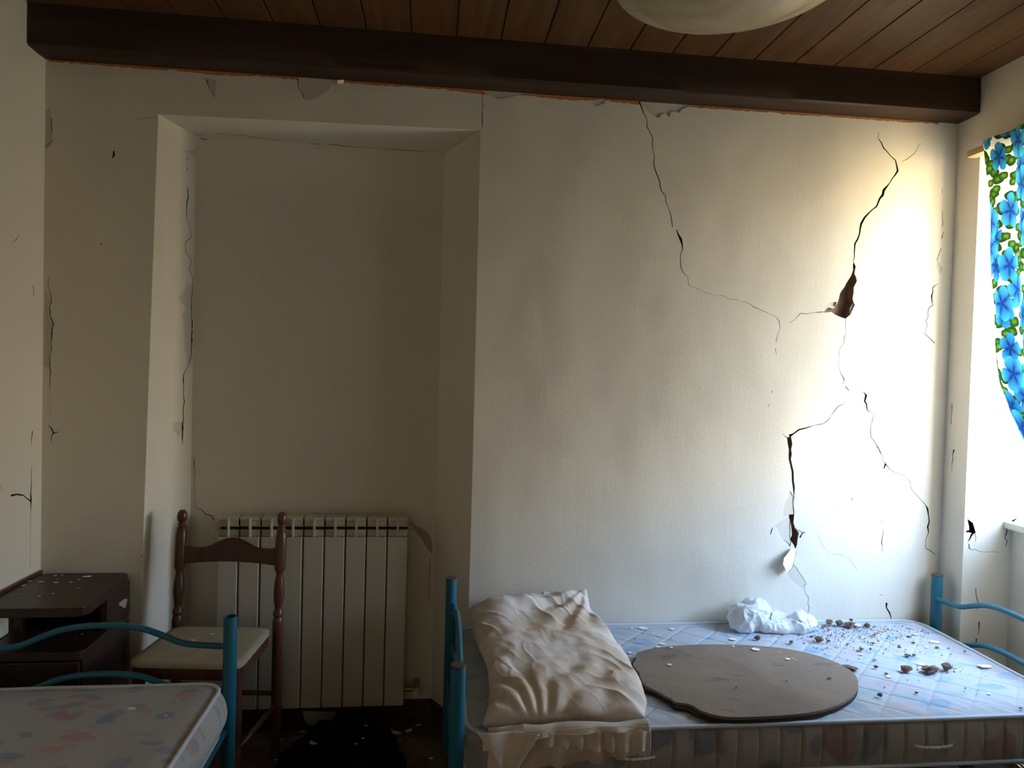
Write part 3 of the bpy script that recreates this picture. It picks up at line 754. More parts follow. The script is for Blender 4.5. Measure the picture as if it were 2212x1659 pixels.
handle(m1, 1.42, 1.54, -.792, .354); handle(m1, .53, .642, -.788, .350)
keep(m1)
m2, _ = mattress('mattress', 'grey floral mattress with a shiny piped edge, front left', -1.372, -.625, -2.37, -.452, .287, MT, .06, TICK_L, TICK_L, PIPING_B, 9, 0, 0, 0, .028, 60, 120)
keep(m2)

# ------------------------------------------------------------------ radiator, nine sections
rad = thing('radiator', 'ivory nine-section radiator mounted in the wall recess behind the chair', 'radiator', (-.45, .14, FZ))
RX0, RW, RZ0, RZ1, RYF = -.812, .0805, .075, .822, .100
def rad_section():
    mb = MB(); w = RW-.0035
    zt = RZ1-.075
    # front blade
    x0, x1 = 0, w
    out = [(x0+.004, RYF), (x1-.004, RYF), (x1, RYF+.004), (x1, RYF+.012), (x0, RYF+.012), (x0, RYF+.004)]
    mb.prism(out, RZ0, zt)
    mb.box((x0+.002, RYF+.012, RZ0+.004), (x0+.006, RYF+.062, zt)); mb.box((x1-.006, RYF+.012, RZ0+.004), (x1-.002, RYF+.062, zt))
    mb.box((w/2-.018, RYF+.022, RZ0+.01), (w/2+.018, RYF+.05, zt-.004))
    # rear blade
    mb.box((x0, RYF+.062, RZ0), (x1, RYF+.068, RZ1-.014))
    # head: central web, top lip, cross ledges
    mb.box((w/2-.0035, RYF+.001, zt-.002), (w/2+.0035, RYF+.062, RZ1-.002))
    mb.box((x0+.001, RYF+.006, RZ1-.011), (x1-.001, RYF+.068, RZ1))
    mb.box((x0+.001, RYF+.012, RZ1-.034), (x1-.001, RYF+.018, RZ1-.011))
    mb.box((x0+.001, RYF+.014, zt), (x1-.001, RYF+.030, zt+.026))
    mb.box((x0+.001, RYF+.024, RZ1-.040), (x1-.001, RYF+.030, RZ1-.033))
    return mb
proto = None
for i in range(9):
    if proto is None: proto = rad_section().build('section', RADM, rad, bevel=.0012); o = proto
    else: o = proto.copy(); COL.objects.link(o); o.parent = rad
    o.location = (RX0+i*RW, 0, 0)
mb = MB(); mb.box((RX0+.004, RYF+.032, RZ0+.004), (RX0+9*RW-.006, RYF+.058, RZ1-.012)); mb.build('gap_shade_block', SLOT, rad)  # added black block, its colour paints the shade between the sections
mb = MB(); mb.tube([(RX0+.004, RYF+.045, RZ1-.064), (RX0+9*RW, RYF+.045, RZ1-.064)], .013, 14); mb.build('header_tube', RADM, rad, True)
xr_ = RX0+9*RW
mb = MB(); mb.tube([(xr_-.002, RYF+.045, RZ1-.043), (xr_+.016, RYF+.045, RZ1-.043)], .013, 6); mb.tube([(xr_+.008, RYF+.028, RZ1-.043), (xr_+.008, RYF+.018, RZ1-.043)], .004, 8); mb.build('air_vent', RADM, rad)
mb = MB(); mb.tube([(RX0-.018, RYF+.045, RZ1-.043), (RX0+.004, RYF+.045, RZ1-.043)], .015, 6); mb.build('end_plug', RADM, rad)
mb = MB(); zv = RZ0+.045
mb.tube([(xr_, RYF+.045, zv), (xr_+.035, RYF+.045, zv)], .010, 12); mb.tube([(xr_+.045, RYF+.118, zv), (xr_+.045, RYF+.02, zv)], .011, 12)
mb.tube([(xr_+.035, RYF+.045, zv), (xr_+.058, RYF+.045, zv)], .014, 6)
vb = mb.build('valve', BRASS, rad, True, auto=True)
mb = MB(); mb.lathe([(.012, 0), (.0165, .004), (.017, .024), (.013, .032), (0, .033)], 16, (xr_+.045, RYF+.022, zv), rot=Matrix.Rotation(PI/2, 3, 'X')); mb.build('valve_knob', RADM, vb, True, auto=True)
for bx in (RX0+RW*1.0, RX0+RW*8.0):
    for bz in (RZ1-.07, RZ0+.06): MB().box((bx-.004, RYF+.04, bz), (bx+.001, ND-.001, bz+.008)).build('wall_bracket', RADM, rad)
keep(rad)

# ------------------------------------------------------------------ chair
ch = thing('chair', 'reddish-brown turned-post chair with a dusty cream seat, in front of the radiator', 'chair', (-.748, -.214, FZ), -.10)
SH = .472-FZ        # seat top above the floor
def turned(prof, x, y, name, tilt=0.0):
    mb = MB(); rot = Matrix.Rotation(tilt, 3, 'X'); pr = []
    P = [Vector((r, z, 0)) for r, z in prof]
    for i in range(len(P)-1):
        for j in range(3):
            t = j/3; pr.append((P[i].x*(1-t)+P[i+1].x*t, P[i].y*(1-t)+P[i+1].y*t))
    pr.append(prof[-1]); vs = MB().lathe(pr, 20).v
    m_ = MB(); m_.lathe(pr, 20)
    for v in m_.v:
        k = max(0, v.z-SH); v.y += k*math.tan(tilt)
        v.x += x; v.y += y
    return m_.build(name, CHAIRWOOD, ch, True)
T = SH
post = [(0, .0), (.013, .001), (.016, .02), (.017, .1), (.0185, .25), (.0185, T-.04), (.0185, T), (.0175, T+.010), (.014, T+.02), (.0185, T+.030), (.0165, T+.04), (.0125, T+.05), (.0165, T+.075), (.0195, T+.105), (.018, T+.135), (.0125, T+.175), (.0135, T+.182), (.0185, T+.190), (.0195, T+.200), (.0195, T+.315), (.0155, T+.328), (.0175, T+.334), (.012, T+.342), (.0145, T+.348), (.0105, T+.354), (.015, T+.362), (.0178, T+.374), (.0165, T+.388), (.010, T+.398), (0, T+.401)]
for sx in (-1, 1): turned(post, sx*.183, .178, 'back_post', .075)
leg = [(0, 0), (.012, .001), (.014, .02), (.018, .06), (.013, .075), (.019, .12), (.020, .2), (.013, .23), (.019, .24), (.019, T-.03)]
for sx in (-1, 1): turned(leg, sx*.155, -.140, 'leg')
# back rail with a humped top edge
mb = MB(); nseg = 40; vs = []
for i in range(nseg+1):
    u = -1+2*i/nseg; x = u*.166; hump = .5+.5*math.cos(PI*min(1, abs(u)/.66))
    zt = T+.268+.036*hump**.9-.004*(abs(u) < .9); zb = T+.206+.008*(1-u*u)
    yc = .178+.012*(1-u*u)
    for (yy, zz) in ((-.009, zb), (.009, zb), (.009, zt), (-.009, zt)): vs.append((x, yc+yy+(zz-T)*math.tan(.075), zz))
fs = [(i*4+j, (i+1)*4+j, (i+1)*4+(j+1) % 4, i*4+(j+1) % 4) for i in range(nseg) for j in range(4)]+[(0, 1, 2, 3), (nseg*4+3, nseg*4+2, nseg*4+1, nseg*4)]
mb.add(vs, fs); mb.build('back_rail', CHAIRWOOD, ch, True, bevel=.003, auto=True)
def rounded(pts, r, k=6):
    out = []; n_ = len(pts)
    for i in range(n_):
        p = Vector(pts[i]); a = (Vector(pts[i-1])-p).normalized(); b = (Vector(pts[(i+1) % n_])-p).normalized()
        s0 = p+a*r; s1 = p+b*r
        for j in range(k+1):
            t = j/k; out.append((s0*(1-t)**2+p*2*t*(1-t)+s1*t*t))
    return [(v.x, v.y) for v in out]
so = rounded([(-.178, -.168), (.178, -.168), (.172, .145), (-.172, .145)], .045)
sf = MB().prism([(x*1.0, y*1.0) for x, y in so], T-.060, T-.022).build('seat_frame', CHAIRWOOD, ch, bevel=.003)
# seat pad: slightly domed
vs = []; fs = []; nr = 8; m_ = len(so)
for k in range(nr+1):
    t = k/nr; s_ = 1-(1-t)**1 if False else t
    for (x, y) in so: vs.append((x*1.012*s_, y*1.012*s_-.0*s_, T-.002-.006*s_**4))
fs = [(k*m_+i, k*m_+(i+1) % m_, (k+1)*m_+(i+1) % m_, (k+1)*m_+i) for k in range(nr) for i in range(m_)]
b0 = len(vs)
for (x, y) in so: vs.append((x*1.012, y*1.012, T-.022))
fs += [(nr*m_+i, nr*m_+(i+1) % m_, b0+(i+1) % m_, b0+i) for i in range(m_)]
mesh('seat', vs, fs, SEATMAT, ch, True)
for (p0, p1, z) in (((-.155, -.140), (-.183, .178), .20), ((.155, -.140), (.183, .178), .20), ((-.155, -.140), (.155, -.140), .26), ((-.183, .178), (.183, .178), .24)):
    MB().tube([(p0[0], p0[1], z), ((p0[0]+p1[0])/2, (p0[1]+p1[1])/2, z), (p1[0], p1[1], z)], [.008, .011, .008], 12).build('stretcher', CHAIRWOOD, ch, True)

# ------------------------------------------------------------------ nightstand against the left wall
ns = thing('nightstand', 'dark brown bedside cabinet with rounded top and open shelf in the left corner', 'nightstand', (-1.22, -.2, FZ))
NZ = .648
top = rounded([(-1.376, -.016), (-1.074, -.016), (-1.058, -.385), (-1.376, -.385)], .045)
# square the back corners again
top = [(x, y) for x, y in top]
MB().prism(top, NZ-.030, NZ).build('top_board', DARKWOOD, ns, bevel=.003)
mb = MB(); mb.box((-1.387, -.375, NZ-.01), (-1.377, -.012, NZ+.010)); mb.build('edge_strip', CHAIRWOOD, ns)
mb = MB(); mb.box((-1.372, -.19, .50), (-1.352, -.014, NZ-.030)); mb.build('side_panel', DARKWOOD, ns)
mb = MB(); mb.box((-1.098, -.19, .50), (-1.080, -.014, NZ-.030)); sp = mb.build('side_panel', DARKWOOD, ns)
mb = MB(); mb.box((-1.352, -.03, .50), (-1.098, -.014, NZ-.030)); mb.build('back_panel', DARKWOOD, ns)
sh = rounded([(-1.376, -.016), (-1.076, -.016), (-1.074, -.368), (-1.376, -.368)], .03)
MB().prism(sh, .476, .502).build('shelf', DARKWOOD, ns, bevel=.002)
mb = MB(); mb.box((-1.372, -.350, FZ+.05), (-1.080, -.018, .476)); mb.build('cabinet_body', DARKWOOD, ns, bevel=.002)
mb = MB(); mb.box((-1.368, -.366, FZ+.06), (-1.086, -.3505, .470)); dr = mb.build('door', DARKWOOD, ns, bevel=.003)
mb = MB(); mb.lathe([(.005, 0), (.005, .012), (.013, .016), (.013, .022), (0, .026)], 16, (-1.33, -.366, .30), rot=Matrix.Rotation(PI/2, 3, 'X')); mb.build('knob', BRASS, dr, True, auto=True)
mb = MB(); mb.box((-1.36, -.335, FZ+.002), (-1.09, -.03, FZ+.05)); mb.build('plinth', DARKWOOD, ns)
# bare chip in the right-hand panel's veneer
chip = [(at(*p, X, -1.080).y, at(*p, X, -1.080).z) for p in sc([(1415, 565), (1450, 545), (1480, 515), (1520, 520), (1505, 580), (1490, 632), (1450, 610), (1420, 595)], 5.53, 0, 1200)]
vs = [(-1.0795, y, z) for y, z in chip]+[(-1.078, y*.98-.0018, z) for y, z in chip]; k = len(chip)
o = mesh('veneer_chip', vs, [tuple(range(k)), tuple(range(k, 2*k))]+[(i, (i+1) % k, k+(i+1) % k, k+i) for i in range(k)], mat_flat('bare_chipboard', (.34, .31, .25), .9), ns); o['label'] = 'pale chipped patch'
keep(ns)

# ------------------------------------------------------------------ pendant bowl lamp
lp = thing('pendant_lamp', 'cream alabaster-glass bowl lamp hanging from the boarded ceiling', 'lamp', (.56, -1.30, 2.16))
gm, nt, b = new_mat('alabaster_glass', .25, .5); n = N(nt)
sw = n.noise(n.obj(), 4, 4, .6, 2.5)
n.put(b.inputs['Base Color'], n.mix(n.lin(sw, .3, .7), (.62, .50, .28), (.78, .68, .45)))
tb = n.n('BsdfTranslucent'); n.put(tb.inputs[0], n.mix(n.lin(sw, .3, .7), (.70, .52, .26), (.85, .75, .50))); mx = n.n('MixShader'); mx.inputs[0].default_value = .45
nt.links.new(b.outputs[0], mx.inputs[1]); nt.links.new(tb.outputs[0], mx.inputs[2]); nt.links.new(mx.outputs[0], nt.nodes['Material Output'].inputs[0])
pr = [(0, -.062), (.04, -.061), (.09, -.055), (.135, -.043), (.170, -.027), (.192, -.013), (.200, -.009), (.214, -.006), (.229, -.001), (.236, .004), (.2365, .008), (.232, .009), (.212, .001), (.196, -.003), (.168, -.019), (.13, -.036), (.08, -.049), (0, -.055)]
mb = MB(); mb.lathe(pr, 72, (.57, -1.30, 2.214)); mb.build('glass_bowl', gm, lp, True)
mb = MB(); mb.tube([(.56, -1.30, 2.168), (.56, -1.30, CZ-.02)], .006, 12); mb.build('rod', BRASS, lp, True)
mb = MB(); mb.lathe([(.05, CZ-.001), (.052, CZ-.01), (.03, CZ-.028), (.008, CZ-.034)], 24, (.56, -1.30, 0)); mb.build('ceiling_rose', BRASS, lp, True)
mb = MB(); mb.lathe([(0, -.03), (.022, -.02), (.03, .0), (.022, .022), (.013, .035), (.013, .06)], 20, (.60, -1.30, 2.225)); mb.build('bulb', mat_flat('white_bulb_glass', (.8, .8, .78), .2), lp, True)
mb = MB(); mb.box((.555, -1.305, 2.26), (.605, -1.295, 2.285)); mb.tube([(.60, -1.30, 2.275), (.60, -1.30, 2.29)], .014, 16); mb.build('bulb_holder', BRASS, lp)
keep(lp)

# ------------------------------------------------------------------ curtain on its rod
tag(MB().box((2.045, -1.25, 2.292), (2.085, -.128, 2.317)).box((2.085, -.20, 2.296), (2.1045, -.17, 2.313)).build('curtain_rod', mat_wood('raw_pine', (.34, .22, .10), (.55, .40, .22), 'Y', .6), None, bevel=.002),
    'short raw-wood batten over the window holding up the flowered curtain', 'curtain rod')
cm, nt, cb = new_mat('blue_hibiscus_cotton', .8, .1); n = N(nt); uv = n.uv()
white = (.80, .80, .76)
def flower(col, sx, seed, inner, outer, R=.36, kp=0.0):
    v = n.map(uv, (sx, sx, sx), (0, 0, seed), (seed*3.3, seed*1.9, 0))
    vo = n.vor(v, 1.0, 'F1', .75); vo.voronoi_dimensions = '2D'
    df = n.n('VectorMath', operation='SUBTRACT'); n.put(df.inputs[0], v); n.put(df.inputs[1], vo.outputs['Position'])
    x = n.xyz(df.outputs[0]); an = n.m('ARCTAN2', x[1], x[0]); rr = n.n('VectorMath', operation='LENGTH'); n.put(rr.inputs[0], df.outputs[0]); rr = rr.outputs['Value']
    rn = n.xyz(vo.outputs['Color'])[0]; rr = n.m('ADD', rr, n.m('MULTIPLY', n.m('SUBTRACT', n.noise(uv, 55, 3), .5), .09))
    pet = n.m('POWER', n.m('ABSOLUTE', n.m('COSINE', n.m('ADD', n.m('MULTIPLY', an, 2.5), n.m('MULTIPLY', rn, 6)))), .38)
    rad_ = n.m('MULTIPLY', R, n.m('ADD', .42, n.m('MULTIPLY', pet, .62)))
    mask = n.m('MULTIPLY', n.lin(n.m('SUBTRACT', rad_, rr), 0, .02), n.lin(n.xyz(vo.outputs['Color'])[1], kp, kp+.02))
    tt = n.m('DIVIDE', rr, rad_)
    shade = n.mix(n.lin(n.m('ADD', tt, n.m('ADD', n.m('MULTIPLY', n.m('SUBTRACT', 1, pet), -1.1), n.m('MULTIPLY', n.m('SINE', n.m('MULTIPLY', an, 30)), .05))), .0, .9), inner, outer)
    return n.mix(mask, col, shade)
def leaves(col, sx, rot, off, c1, c2, thr=.30, keep_=.75):
    w = n.map(uv, (sx, sx*1.9, 1), (0, 0, rot), off); vo = n.vor(w, 1.0, 'F1', .85); vo.voronoi_dimensions = '2D'
    vo.distance = 'MINKOWSKI'; vo.inputs['Exponent'].default_value = 1.55
    f = n.m('MULTIPLY', n.lin(vo.outputs['Distance'], thr, thr-.03), n.lin(n.xyz(vo.outputs['Color'])[0], keep_, keep_-.03))
    vv = n.noise(uv, 90, 2); 
    return n.mix(f, col, n.mix(n.lin(n.m('ADD', vo.outputs['Distance'], n.m('MULTIPLY', vv, .12)), .08, .3), c2, c1))
col = (.80, .80, .75)
col = leaves(col, 10.5, .5, (0, 0, 0), (.012, .045, .006), (.07, .17, .012), .42, .9)
col = leaves(col, 9.5, 2.0, (3.3, 1.2, 0), (.01, .035, .006), (.05, .14, .012), .36, .85)
col = leaves(col, 11, -.7, (7.3, 4.2, 0), (.015, .05, .008), (.09, .20, .015), .34, .85)
col = flower(col, 7.5, 1.3, (.006, .02, .12), (.02, .20, .42), .42, .35)
col = flower(col, 6.2, .4, (.008, .03, .16), (.035, .27, .50), .40, .15)
n.put(cb.inputs['Base Color'], col)
tb = n.n('BsdfTranslucent'); n.put(tb.inputs[0], col); mx = n.n('MixShader'); mx.inputs[0].default_value = .36
nt.links.new(cb.outputs[0], mx.inputs[1]); nt.links.new(tb.outputs[0], mx.inputs[2]); nt.links.new(mx.outputs[0], nt.nodes['Material Output'].inputs[0])
def yl(z):     # left edge of the curtain
    pts = [(2.33, -.232), (2.2, -.262), (2.05, -.288), (1.87, -.312), (1.6, -.352), (1.415, -.392), (1.32, -.440), (1.15, -.56), (1.02, -.72), (.98, -.80)]
    for (z0, a), (z1, b_) in zip(pts, pts[1:]):
        if z >= z1: t = (z0-z)/(z0-z1); return a+(b_-a)*t
    return pts[-1][1]
def yr(z): return -1.05+.13*max(0, min(1, (2.32-z)/1.3))**1.6
vs = []; uvs = []; nu, nv = 160, 130
for j in range(nv+1):
    z = 2.322-(2.322-.985)*j/nv; t = j/nv
    for i in range(nu+1):
        u = i/nu; y0, y1 = yl(z), yr(z); y = y0+(y1-y0)*u
        fold = math.sin(u*34+.6*math.sin(t*3))*(.006+.014*t)+.010*math.sin(u*9+t*2)*t
        vs.append((2.036-.012-fold-.02*t, y+.004*math.sin(t*23)*(u < .02), z)); uvs.append((u*1.3, z+.12*u*t))
fs = [(j*(nu+1)+i, j*(nu+1)+i+1, (j+1)*(nu+1)+i+1, (j+1)*(nu+1)+i) for j in range(nv) for i in range(nu)]
cu = thing('curtain', 'cotton curtain printed with blue hibiscus flowers, tied back over the window', 'curtain', (2.03, -.8, 2.32))
c_ob = mesh('cloth', vs, fs, cm, cu, True, uv=uvs)
# doubled header sleeve round the batten
vs = []; uvs = []
for j in range(13):
    z = 2.326-.085*j/12
    for i in range(121):
        u = i/120; vs.append((2.031-.004*math.sin(u*60)+(.062 if j > 3 else .016+.011*j), yl(z)+(yr(z)-yl(z))*u, z+.006*(j == 1))); uvs.append((u*1.3+.3, z+.2))
mesh('header_sleeve', vs, [(j*121+i, j*121+i+1, (j+1)*121+i+1, (j+1)*121+i) for j in range(12) for i in range(120)], cm, cu, True, uv=uvs)
# gathered tail below the tie
vs = []; uvs = []
for j in range(41):
    t = j/40; z = .985-.36*t
    for i in range(61):
        u = i/60; y = -.80-.36*u*(1-.35*math.sin(PI*min(1, t*1.0))*.0)-.02*t
        y = -.86+(y+.98)*.72*(1-.55*math.exp(-(t/.15)**2))
        vs.append((2.008-.013*math.sin(u*26)-.008*t, y, z)); uvs.append((u*1.2, z))
mesh('gathered_tail', vs, [(j*61+i, j*61+i+1, (j+1)*61+i+1, (j+1)*61+i) for j in range(40) for i in range(60)], cm, cu, True, uv=uvs)
MB().tube([(2.006+.032*math.cos(a*PI/12), -.86+.095*math.sin(a*PI/12), .988+.004*math.sin(a)) for a in range(24)], .009, 8, closed=True).build('tieback', cm, cu, True)
keep(cu)

# ------------------------------------------------------------------ pillow in its frilled case
pm, nt, b = new_mat('soiled_pink_cotton', .85, .12); n = N(nt)
st = n.noise(n.map(n.obj(), (1, 1, 1), (0, 0, 0), (2, 0, 0)), 5, 5, .6, .5); st2 = n.noise(n.obj(), 14, 4, .6)
cc = n.mix(n.lin(st, .36, .62), (.56, .44, .32), (.78, .69, .61)); cc = n.mix(n.m('MULTIPLY', n.lin(st2, .55, .75), .35), cc, (.42, .30, .19))
n.put(b.inputs['Base Color'], cc); n.bump(b, n.noise(n.obj(), 35, 4, .6), .003, .5)
pw = thing('pillow', 'big crumpled beige pillow in a frilled case hanging over the edge of the quilted mattress', 'pillow', (.38, -.42, MT))
def lerp(a, b, t): return a+(b-a)*t
# outline of the pillow seen from above, back edge -> front edge: left x, right x, rim height
LFT = [(-.045, .150, .505), (-.12, .150, .495), (-.25, .163, .480), (-.45, .190, .472), (-.62, .185, .470), (-.74, .170, .470), (-.805, .150, .462)]
RGT = [(-.030, .595, .560), (-.10, .612, .505), (-.25, .655, .470), (-.42, .664, .462), (-.60, .655, .462), (-.72, .635, .466), (-.805, .600, .470)]
def edge(E_, t):
    s_ = t*(len(E_)-1); i = min(len(E_)-2, int(s_)); f = s_-i; f = f*f*(3-2*f)*.4+f*.6
    return Vector([lerp(E_[i][k], E_[i+1][k], f) for k in range(3)])
def wrinkle(x, y):
    # folds that fan out from the right shoulder and gather at the front seam
    w = 0
    dx, dy = x-.30, y+.86; an = math.atan2(dx, dy); rr = math.hypot(dx, dy)
    g = max(0, 1-rr/.55)
    w += .012*g**.7*abs(math.sin(an*7.5+noise.noise(Vector((x*5, y*5, 1)))*3))**1.6*min(1, rr/.1)
    dx, dy = x-.60, y+.02; an = math.atan2(dy, dx); rr = math.hypot(dx, dy)
    g = max(0, 1-abs(rr-.22)/.24)
    w += .008*g*math.sin(an*13+noise.noise(Vector((x*7, y*7, 4)))*3)
    w += .012*noise.noise(Vector((x*9, y*7, 2)))+.004*noise.noise(Vector((x*24, y*18, 2)))
    q1 = noise.noise(Vector((x*11+y*9, (y-x)*4.2, 7))); w += .0085*(1-min(1, abs(q1)*3.4))**1.6*min(1, max(0, .35+1.6*noise.noise(Vector((x*4, y*4, 31)))))
    q2 = noise.noise(Vector((x*17+y*5, (y-x*.3)*7, 3))); w += .0035*(1-min(1, abs(q2)*4))**1.5*min(1, max(0, .3+1.6*noise.noise(Vector((x*5, y*5, 11)))))
    return w
nu, nv = 200, 230
vs = []; fs = []
for side in (0, 1):
    for j in range(nv+1):
        t = j/nv; a = edge(LFT, t); c = edge(RGT, t)
        for i in range(nu+1):
            u = i/nu; yy = lerp(a.x, c.x, u); xx = lerp(a.y, c.y, u); zz = lerp(a.z, c.z, u)
            e = min(u, 1-u)*min(1, 9)*2; k = max(0, 1-(1-min(1, e*2.4))**2)**.5; kt = max(0, 1-(1-min(1, t*5.5))**2)**.5; kf = max(0, 1-(1-min(1, (1-t)*6))**2)**.5
            m_ = k*kt*kf
            if side == 0:
                hump = .052*m_*(1-.25*t)+.022*math.exp(-((u-.30)/.25)**2-((t-.10)/.16)**2)
                z = zz+hump+wrinkle(xx, yy)*min(1, m_*1.6)
                y2 = yy-.018*kt*kf*math.sin(PI*u)*(t > .85)*(t-.85)/.15
            else:
                z = max(MT+.007, zz-.060*m_-.0); y2 = yy
                if yy < -.775: z = max(z, zz-.02)
            vs.append((xx, y2, z))
o_ = (nu+1)*(nv+1)
for j in range(nv):
    for i in range(nu):
        k = j*(nu+1)+i; fs.append((k, k+1, k+nu+2, k+nu+1)); fs.append((o_+k, o_+k+nu+1, o_+k+nu+2, o_+k+1))
body = mesh('cushion_body', vs, fs, pm, pw, True)
# corner tab of the case that stands up by the wall
mb = MB()
def sheet(rows, name, th=.0022, par=pw, mat=pm):
    """rows: list of lists of points"""
    n_ = len(rows[0]); m_ = len(rows); vs = [p for r in rows for p in r]
    fs = [(j*n_+i, j*n_+i+1, (j+1)*n_+i+1, (j+1)*n_+i) for j in range(m_-1) for i in range(n_-1)]
    o = mesh(name, vs, fs, mat, par, True); so_ = o.modifiers.new('thickness', 'SOLIDIFY'); so_.thickness = th; so_.offset = 0
    return o
rows = []
for j in range(13):
    t = j/12; rows.append([(lerp(.43, .602+.006*t, i/24), -.036-.05*t+.006*math.sin(i*.5+t*2), lerp(.566+.010*(i/24), .535-.01*(i/24), t)+.003*math.sin(i*.9)) for i in range(25)])
sheet(rows, 'case_corner')
# front frills: three layers hanging over the mattress edge
def frill(name, x0, x1, y0, ztop, zbot, amp, nf, seed, scal=0, skew=0.0, out=0.0):
    rows = []; rows_n = 26; cols = 170
    for j in range(rows_n+1):
        t = j/rows_n; r = []
        for i in range(cols+1):
            u = i/cols; x = lerp(x0, x1, u)+skew*t*(1-u)
            zt = ztop(u); zb = zbot(u)
            if scal: zb += .006*(1-abs(math.sin(u*PI*scal)))
            z = lerp(zt, zb, t)
            ph = u*nf*2*PI+3*noise.noise(Vector((u*4, seed, 0)))
            y = y0-.010*math.sin(min(1, t*3)*PI/2)-amp*(.25+.75*t)*(math.sin(ph)*.6+.8*noise.noise(Vector((u*nf*.8, t*1.2, seed))))-out*t
            r.append((x, y, z))
        rows.append(r)
    return sheet(rows, name)
frill('case_frill', .165, .612, -.822, lambda u: .462+.004*math.sin(u*9), lambda u: .355+.010*u-.006*math.sin(u*5), .015, 5, 11, scal=13)
frill('case_frill', .235, .606, -.836, lambda u: .468-.010*abs(u-.5), lambda u: .418-.016*u+.012*math.sin(u*7)*(1-u), .013, 9, 5, out=.004)
frill('case_frill', .150, .602, -.830, lambda u: .474-.035*max(0, .24-u)/.24+.003*math.sin(u*14), lambda u: .452-.035*max(0, .35-u)/.35-.004*math.sin(u*6), .011, 4, 23, out=.012)
# drooping left corner
rows = []
for j in range(25):
    t = j/24; r = []
    for i in range(25):
        u = i/24; xa = lerp(.130, .222, t**.9); xb = lerp(.300, .232, t); 
        x = lerp(xa, xb, u); z = lerp(.468, .345, t)+.030*t*u*(1-t)-.010*u*(1-t); y = -.850-.014*math.sin(t*PI*.7)-.006*math.sin(u*8+t*3)
        r.append((x, y, z))
    rows.append(r)
sheet(rows, 'drooping_corner')
# stitched seam beads
mb = MB()
for i in range(66):
    u = i/65; x = lerp(.235, .598, u); y = -.850-.006*math.sin(u*5); z = .462+.006*math.sin(u*3.2)
    mb.tube([(x, y, z), (x+.0022, y-.001, z+.003)], .0011, 6)
sm = mb.build('seam_stitching', mat_flat('white_thread', (.78, .74, .66), .7), pw); sm['kind'] = 'stuff'
keep(pw)

# ------------------------------------------------------------------ round board
bd = thing('round_board', 'round brown wooden board with a broken edge, lying on the floral mattress', 'board', (1.05, -.48, MT))
bm_, nt, b = new_mat('dusty_brown_board', .72, .25); n = N(nt)
f = n.noise(n.obj(), 3.2, 5, .6, .6); g = n.noise(n.obj(), 60, 3, .6)
cc = n.mix(n.lin(f, .35, .68), (.155, .110, .078), (.255, .190, .135)); cc = n.mix(n.m('MULTIPLY', n.lin(n.noise(n.map(n.obj(), (2.2, 5, 1)), 2.4, 4, .6), .60, .72), .8), cc, (.07, .055, .045))
cc = n.mix(n.m('MULTIPLY', g, .18), cc, (.5, .44, .36)); n.put(b.inputs['Base Color'], cc); n.bump(b, g, .001, .5)
zt = MT+.020
out = [at(1350+a/4.0218, 1260+b_/4.0218, Z, zt) for a, b_ in [(105, 600), (250, 562), (500, 537), (800, 530), (1100, 538), (1400, 567), (1650, 620), (1850, 692), (1980, 772), (2025, 850), (2010, 935), (1930, 1012), (1780, 1080), (1600, 1122), (1350, 1148), (1000, 1162), (850, 1157)]]
brk = [at(1350+a/4.0218, 1260+b_/4.0218, Z, zt) for a, b_ in [(740, 1136), (650, 1102), (595, 1062), (540, 1044), (450, 1036), (390, 1000), (300, 946), (180, 892), (150, 850), (122, 772), (66, 706), (98, 650)]]
sm_ = catmull([(p.x, p.y, 0) for p in out], 8)
rgb_ = random.Random(5); jg = [v for a_, b_ in zip(brk, brk[1:]) for v in [Vector((lerp(a_.x, b_.x, k/4)+rgb_.uniform(-.0015, .0015), lerp(a_.y, b_.y, k/4)+rgb_.uniform(-.0015, .0015))) for k in range(4)]]
outl = [Vector((p.x, p.y)) for p in sm_]+jg
nO = len(outl)
MB().prism([(p.x, p.y) for p in outl][::-1], MT+.011, zt).build('upper_layer', bm_, bd, bevel=.0012)
EDGE = mat_flat('dark_broken_edge', (.035, .025, .018), .8)
low_ = [Vector((p.x, p.y)) for p in sm_]+[Vector((p.x-.010-.006*math.sin(i*.21), p.y-.006+.004*math.sin(i*.35))) for i, p in enumerate(jg)]
o = MB().prism([(p.x, p.y) for p in low_][::-1], MT+.0015, MT+.0112).build('lower_layer', EDGE, bd); o['label'] = 'darker splintered lower ply'
keep(bd)

# ------------------------------------------------------------------ crumpled plastic bag
def blob(parts, name, mat, parent, vox, disp, seed, fl=None):
    """one crumpled skin round a few ellipsoids (centre, radii)"""
    bm = bmesh.new()
    for c, r in parts:
        k = bmesh.ops.create_icosphere(bm, subdivisions=4, radius=1)['verts']
        for v in k: v.co = Vector((c[0]+v.co.x*r[0], c[1]+v.co.y*r[1], c[2]+v.co.z*r[2]))
    me = bpy.data.meshes.new(name+'_tmp'); bm.to_mesh(me); bm.free()
    t = bpy.data.objects.new('tmp', me); COL.objects.link(t)
    m = t.modifiers.new('r', 'REMESH'); m.mode = 'VOXEL'; m.voxel_size = vox
    dg = bpy.context.evaluated_depsgraph_get(); ev = t.evaluated_get(dg); me2 = bpy.data.meshes.new_from_object(ev)
    bpy.data.objects.remove(t); bpy.data.meshes.remove(me); me2.name = name
    nr = [v.normal.copy() for v in me2.vertices]
    for v, nn in zip(me2.vertices, nr):
        p = v.co; d = 0
        for f_, a in disp:
            q_ = noise.noise(p*f_+Vector((seed, seed*2, 0))); d += a*(1-2*abs(q_)**.8)
        v.co = p+nn*d
        if fl is not None and v.co.z < fl: v.co.z = fl+(.0005 if v.co.z < fl-.004 else .0)
    return link(name, me2, mat, parent, True)
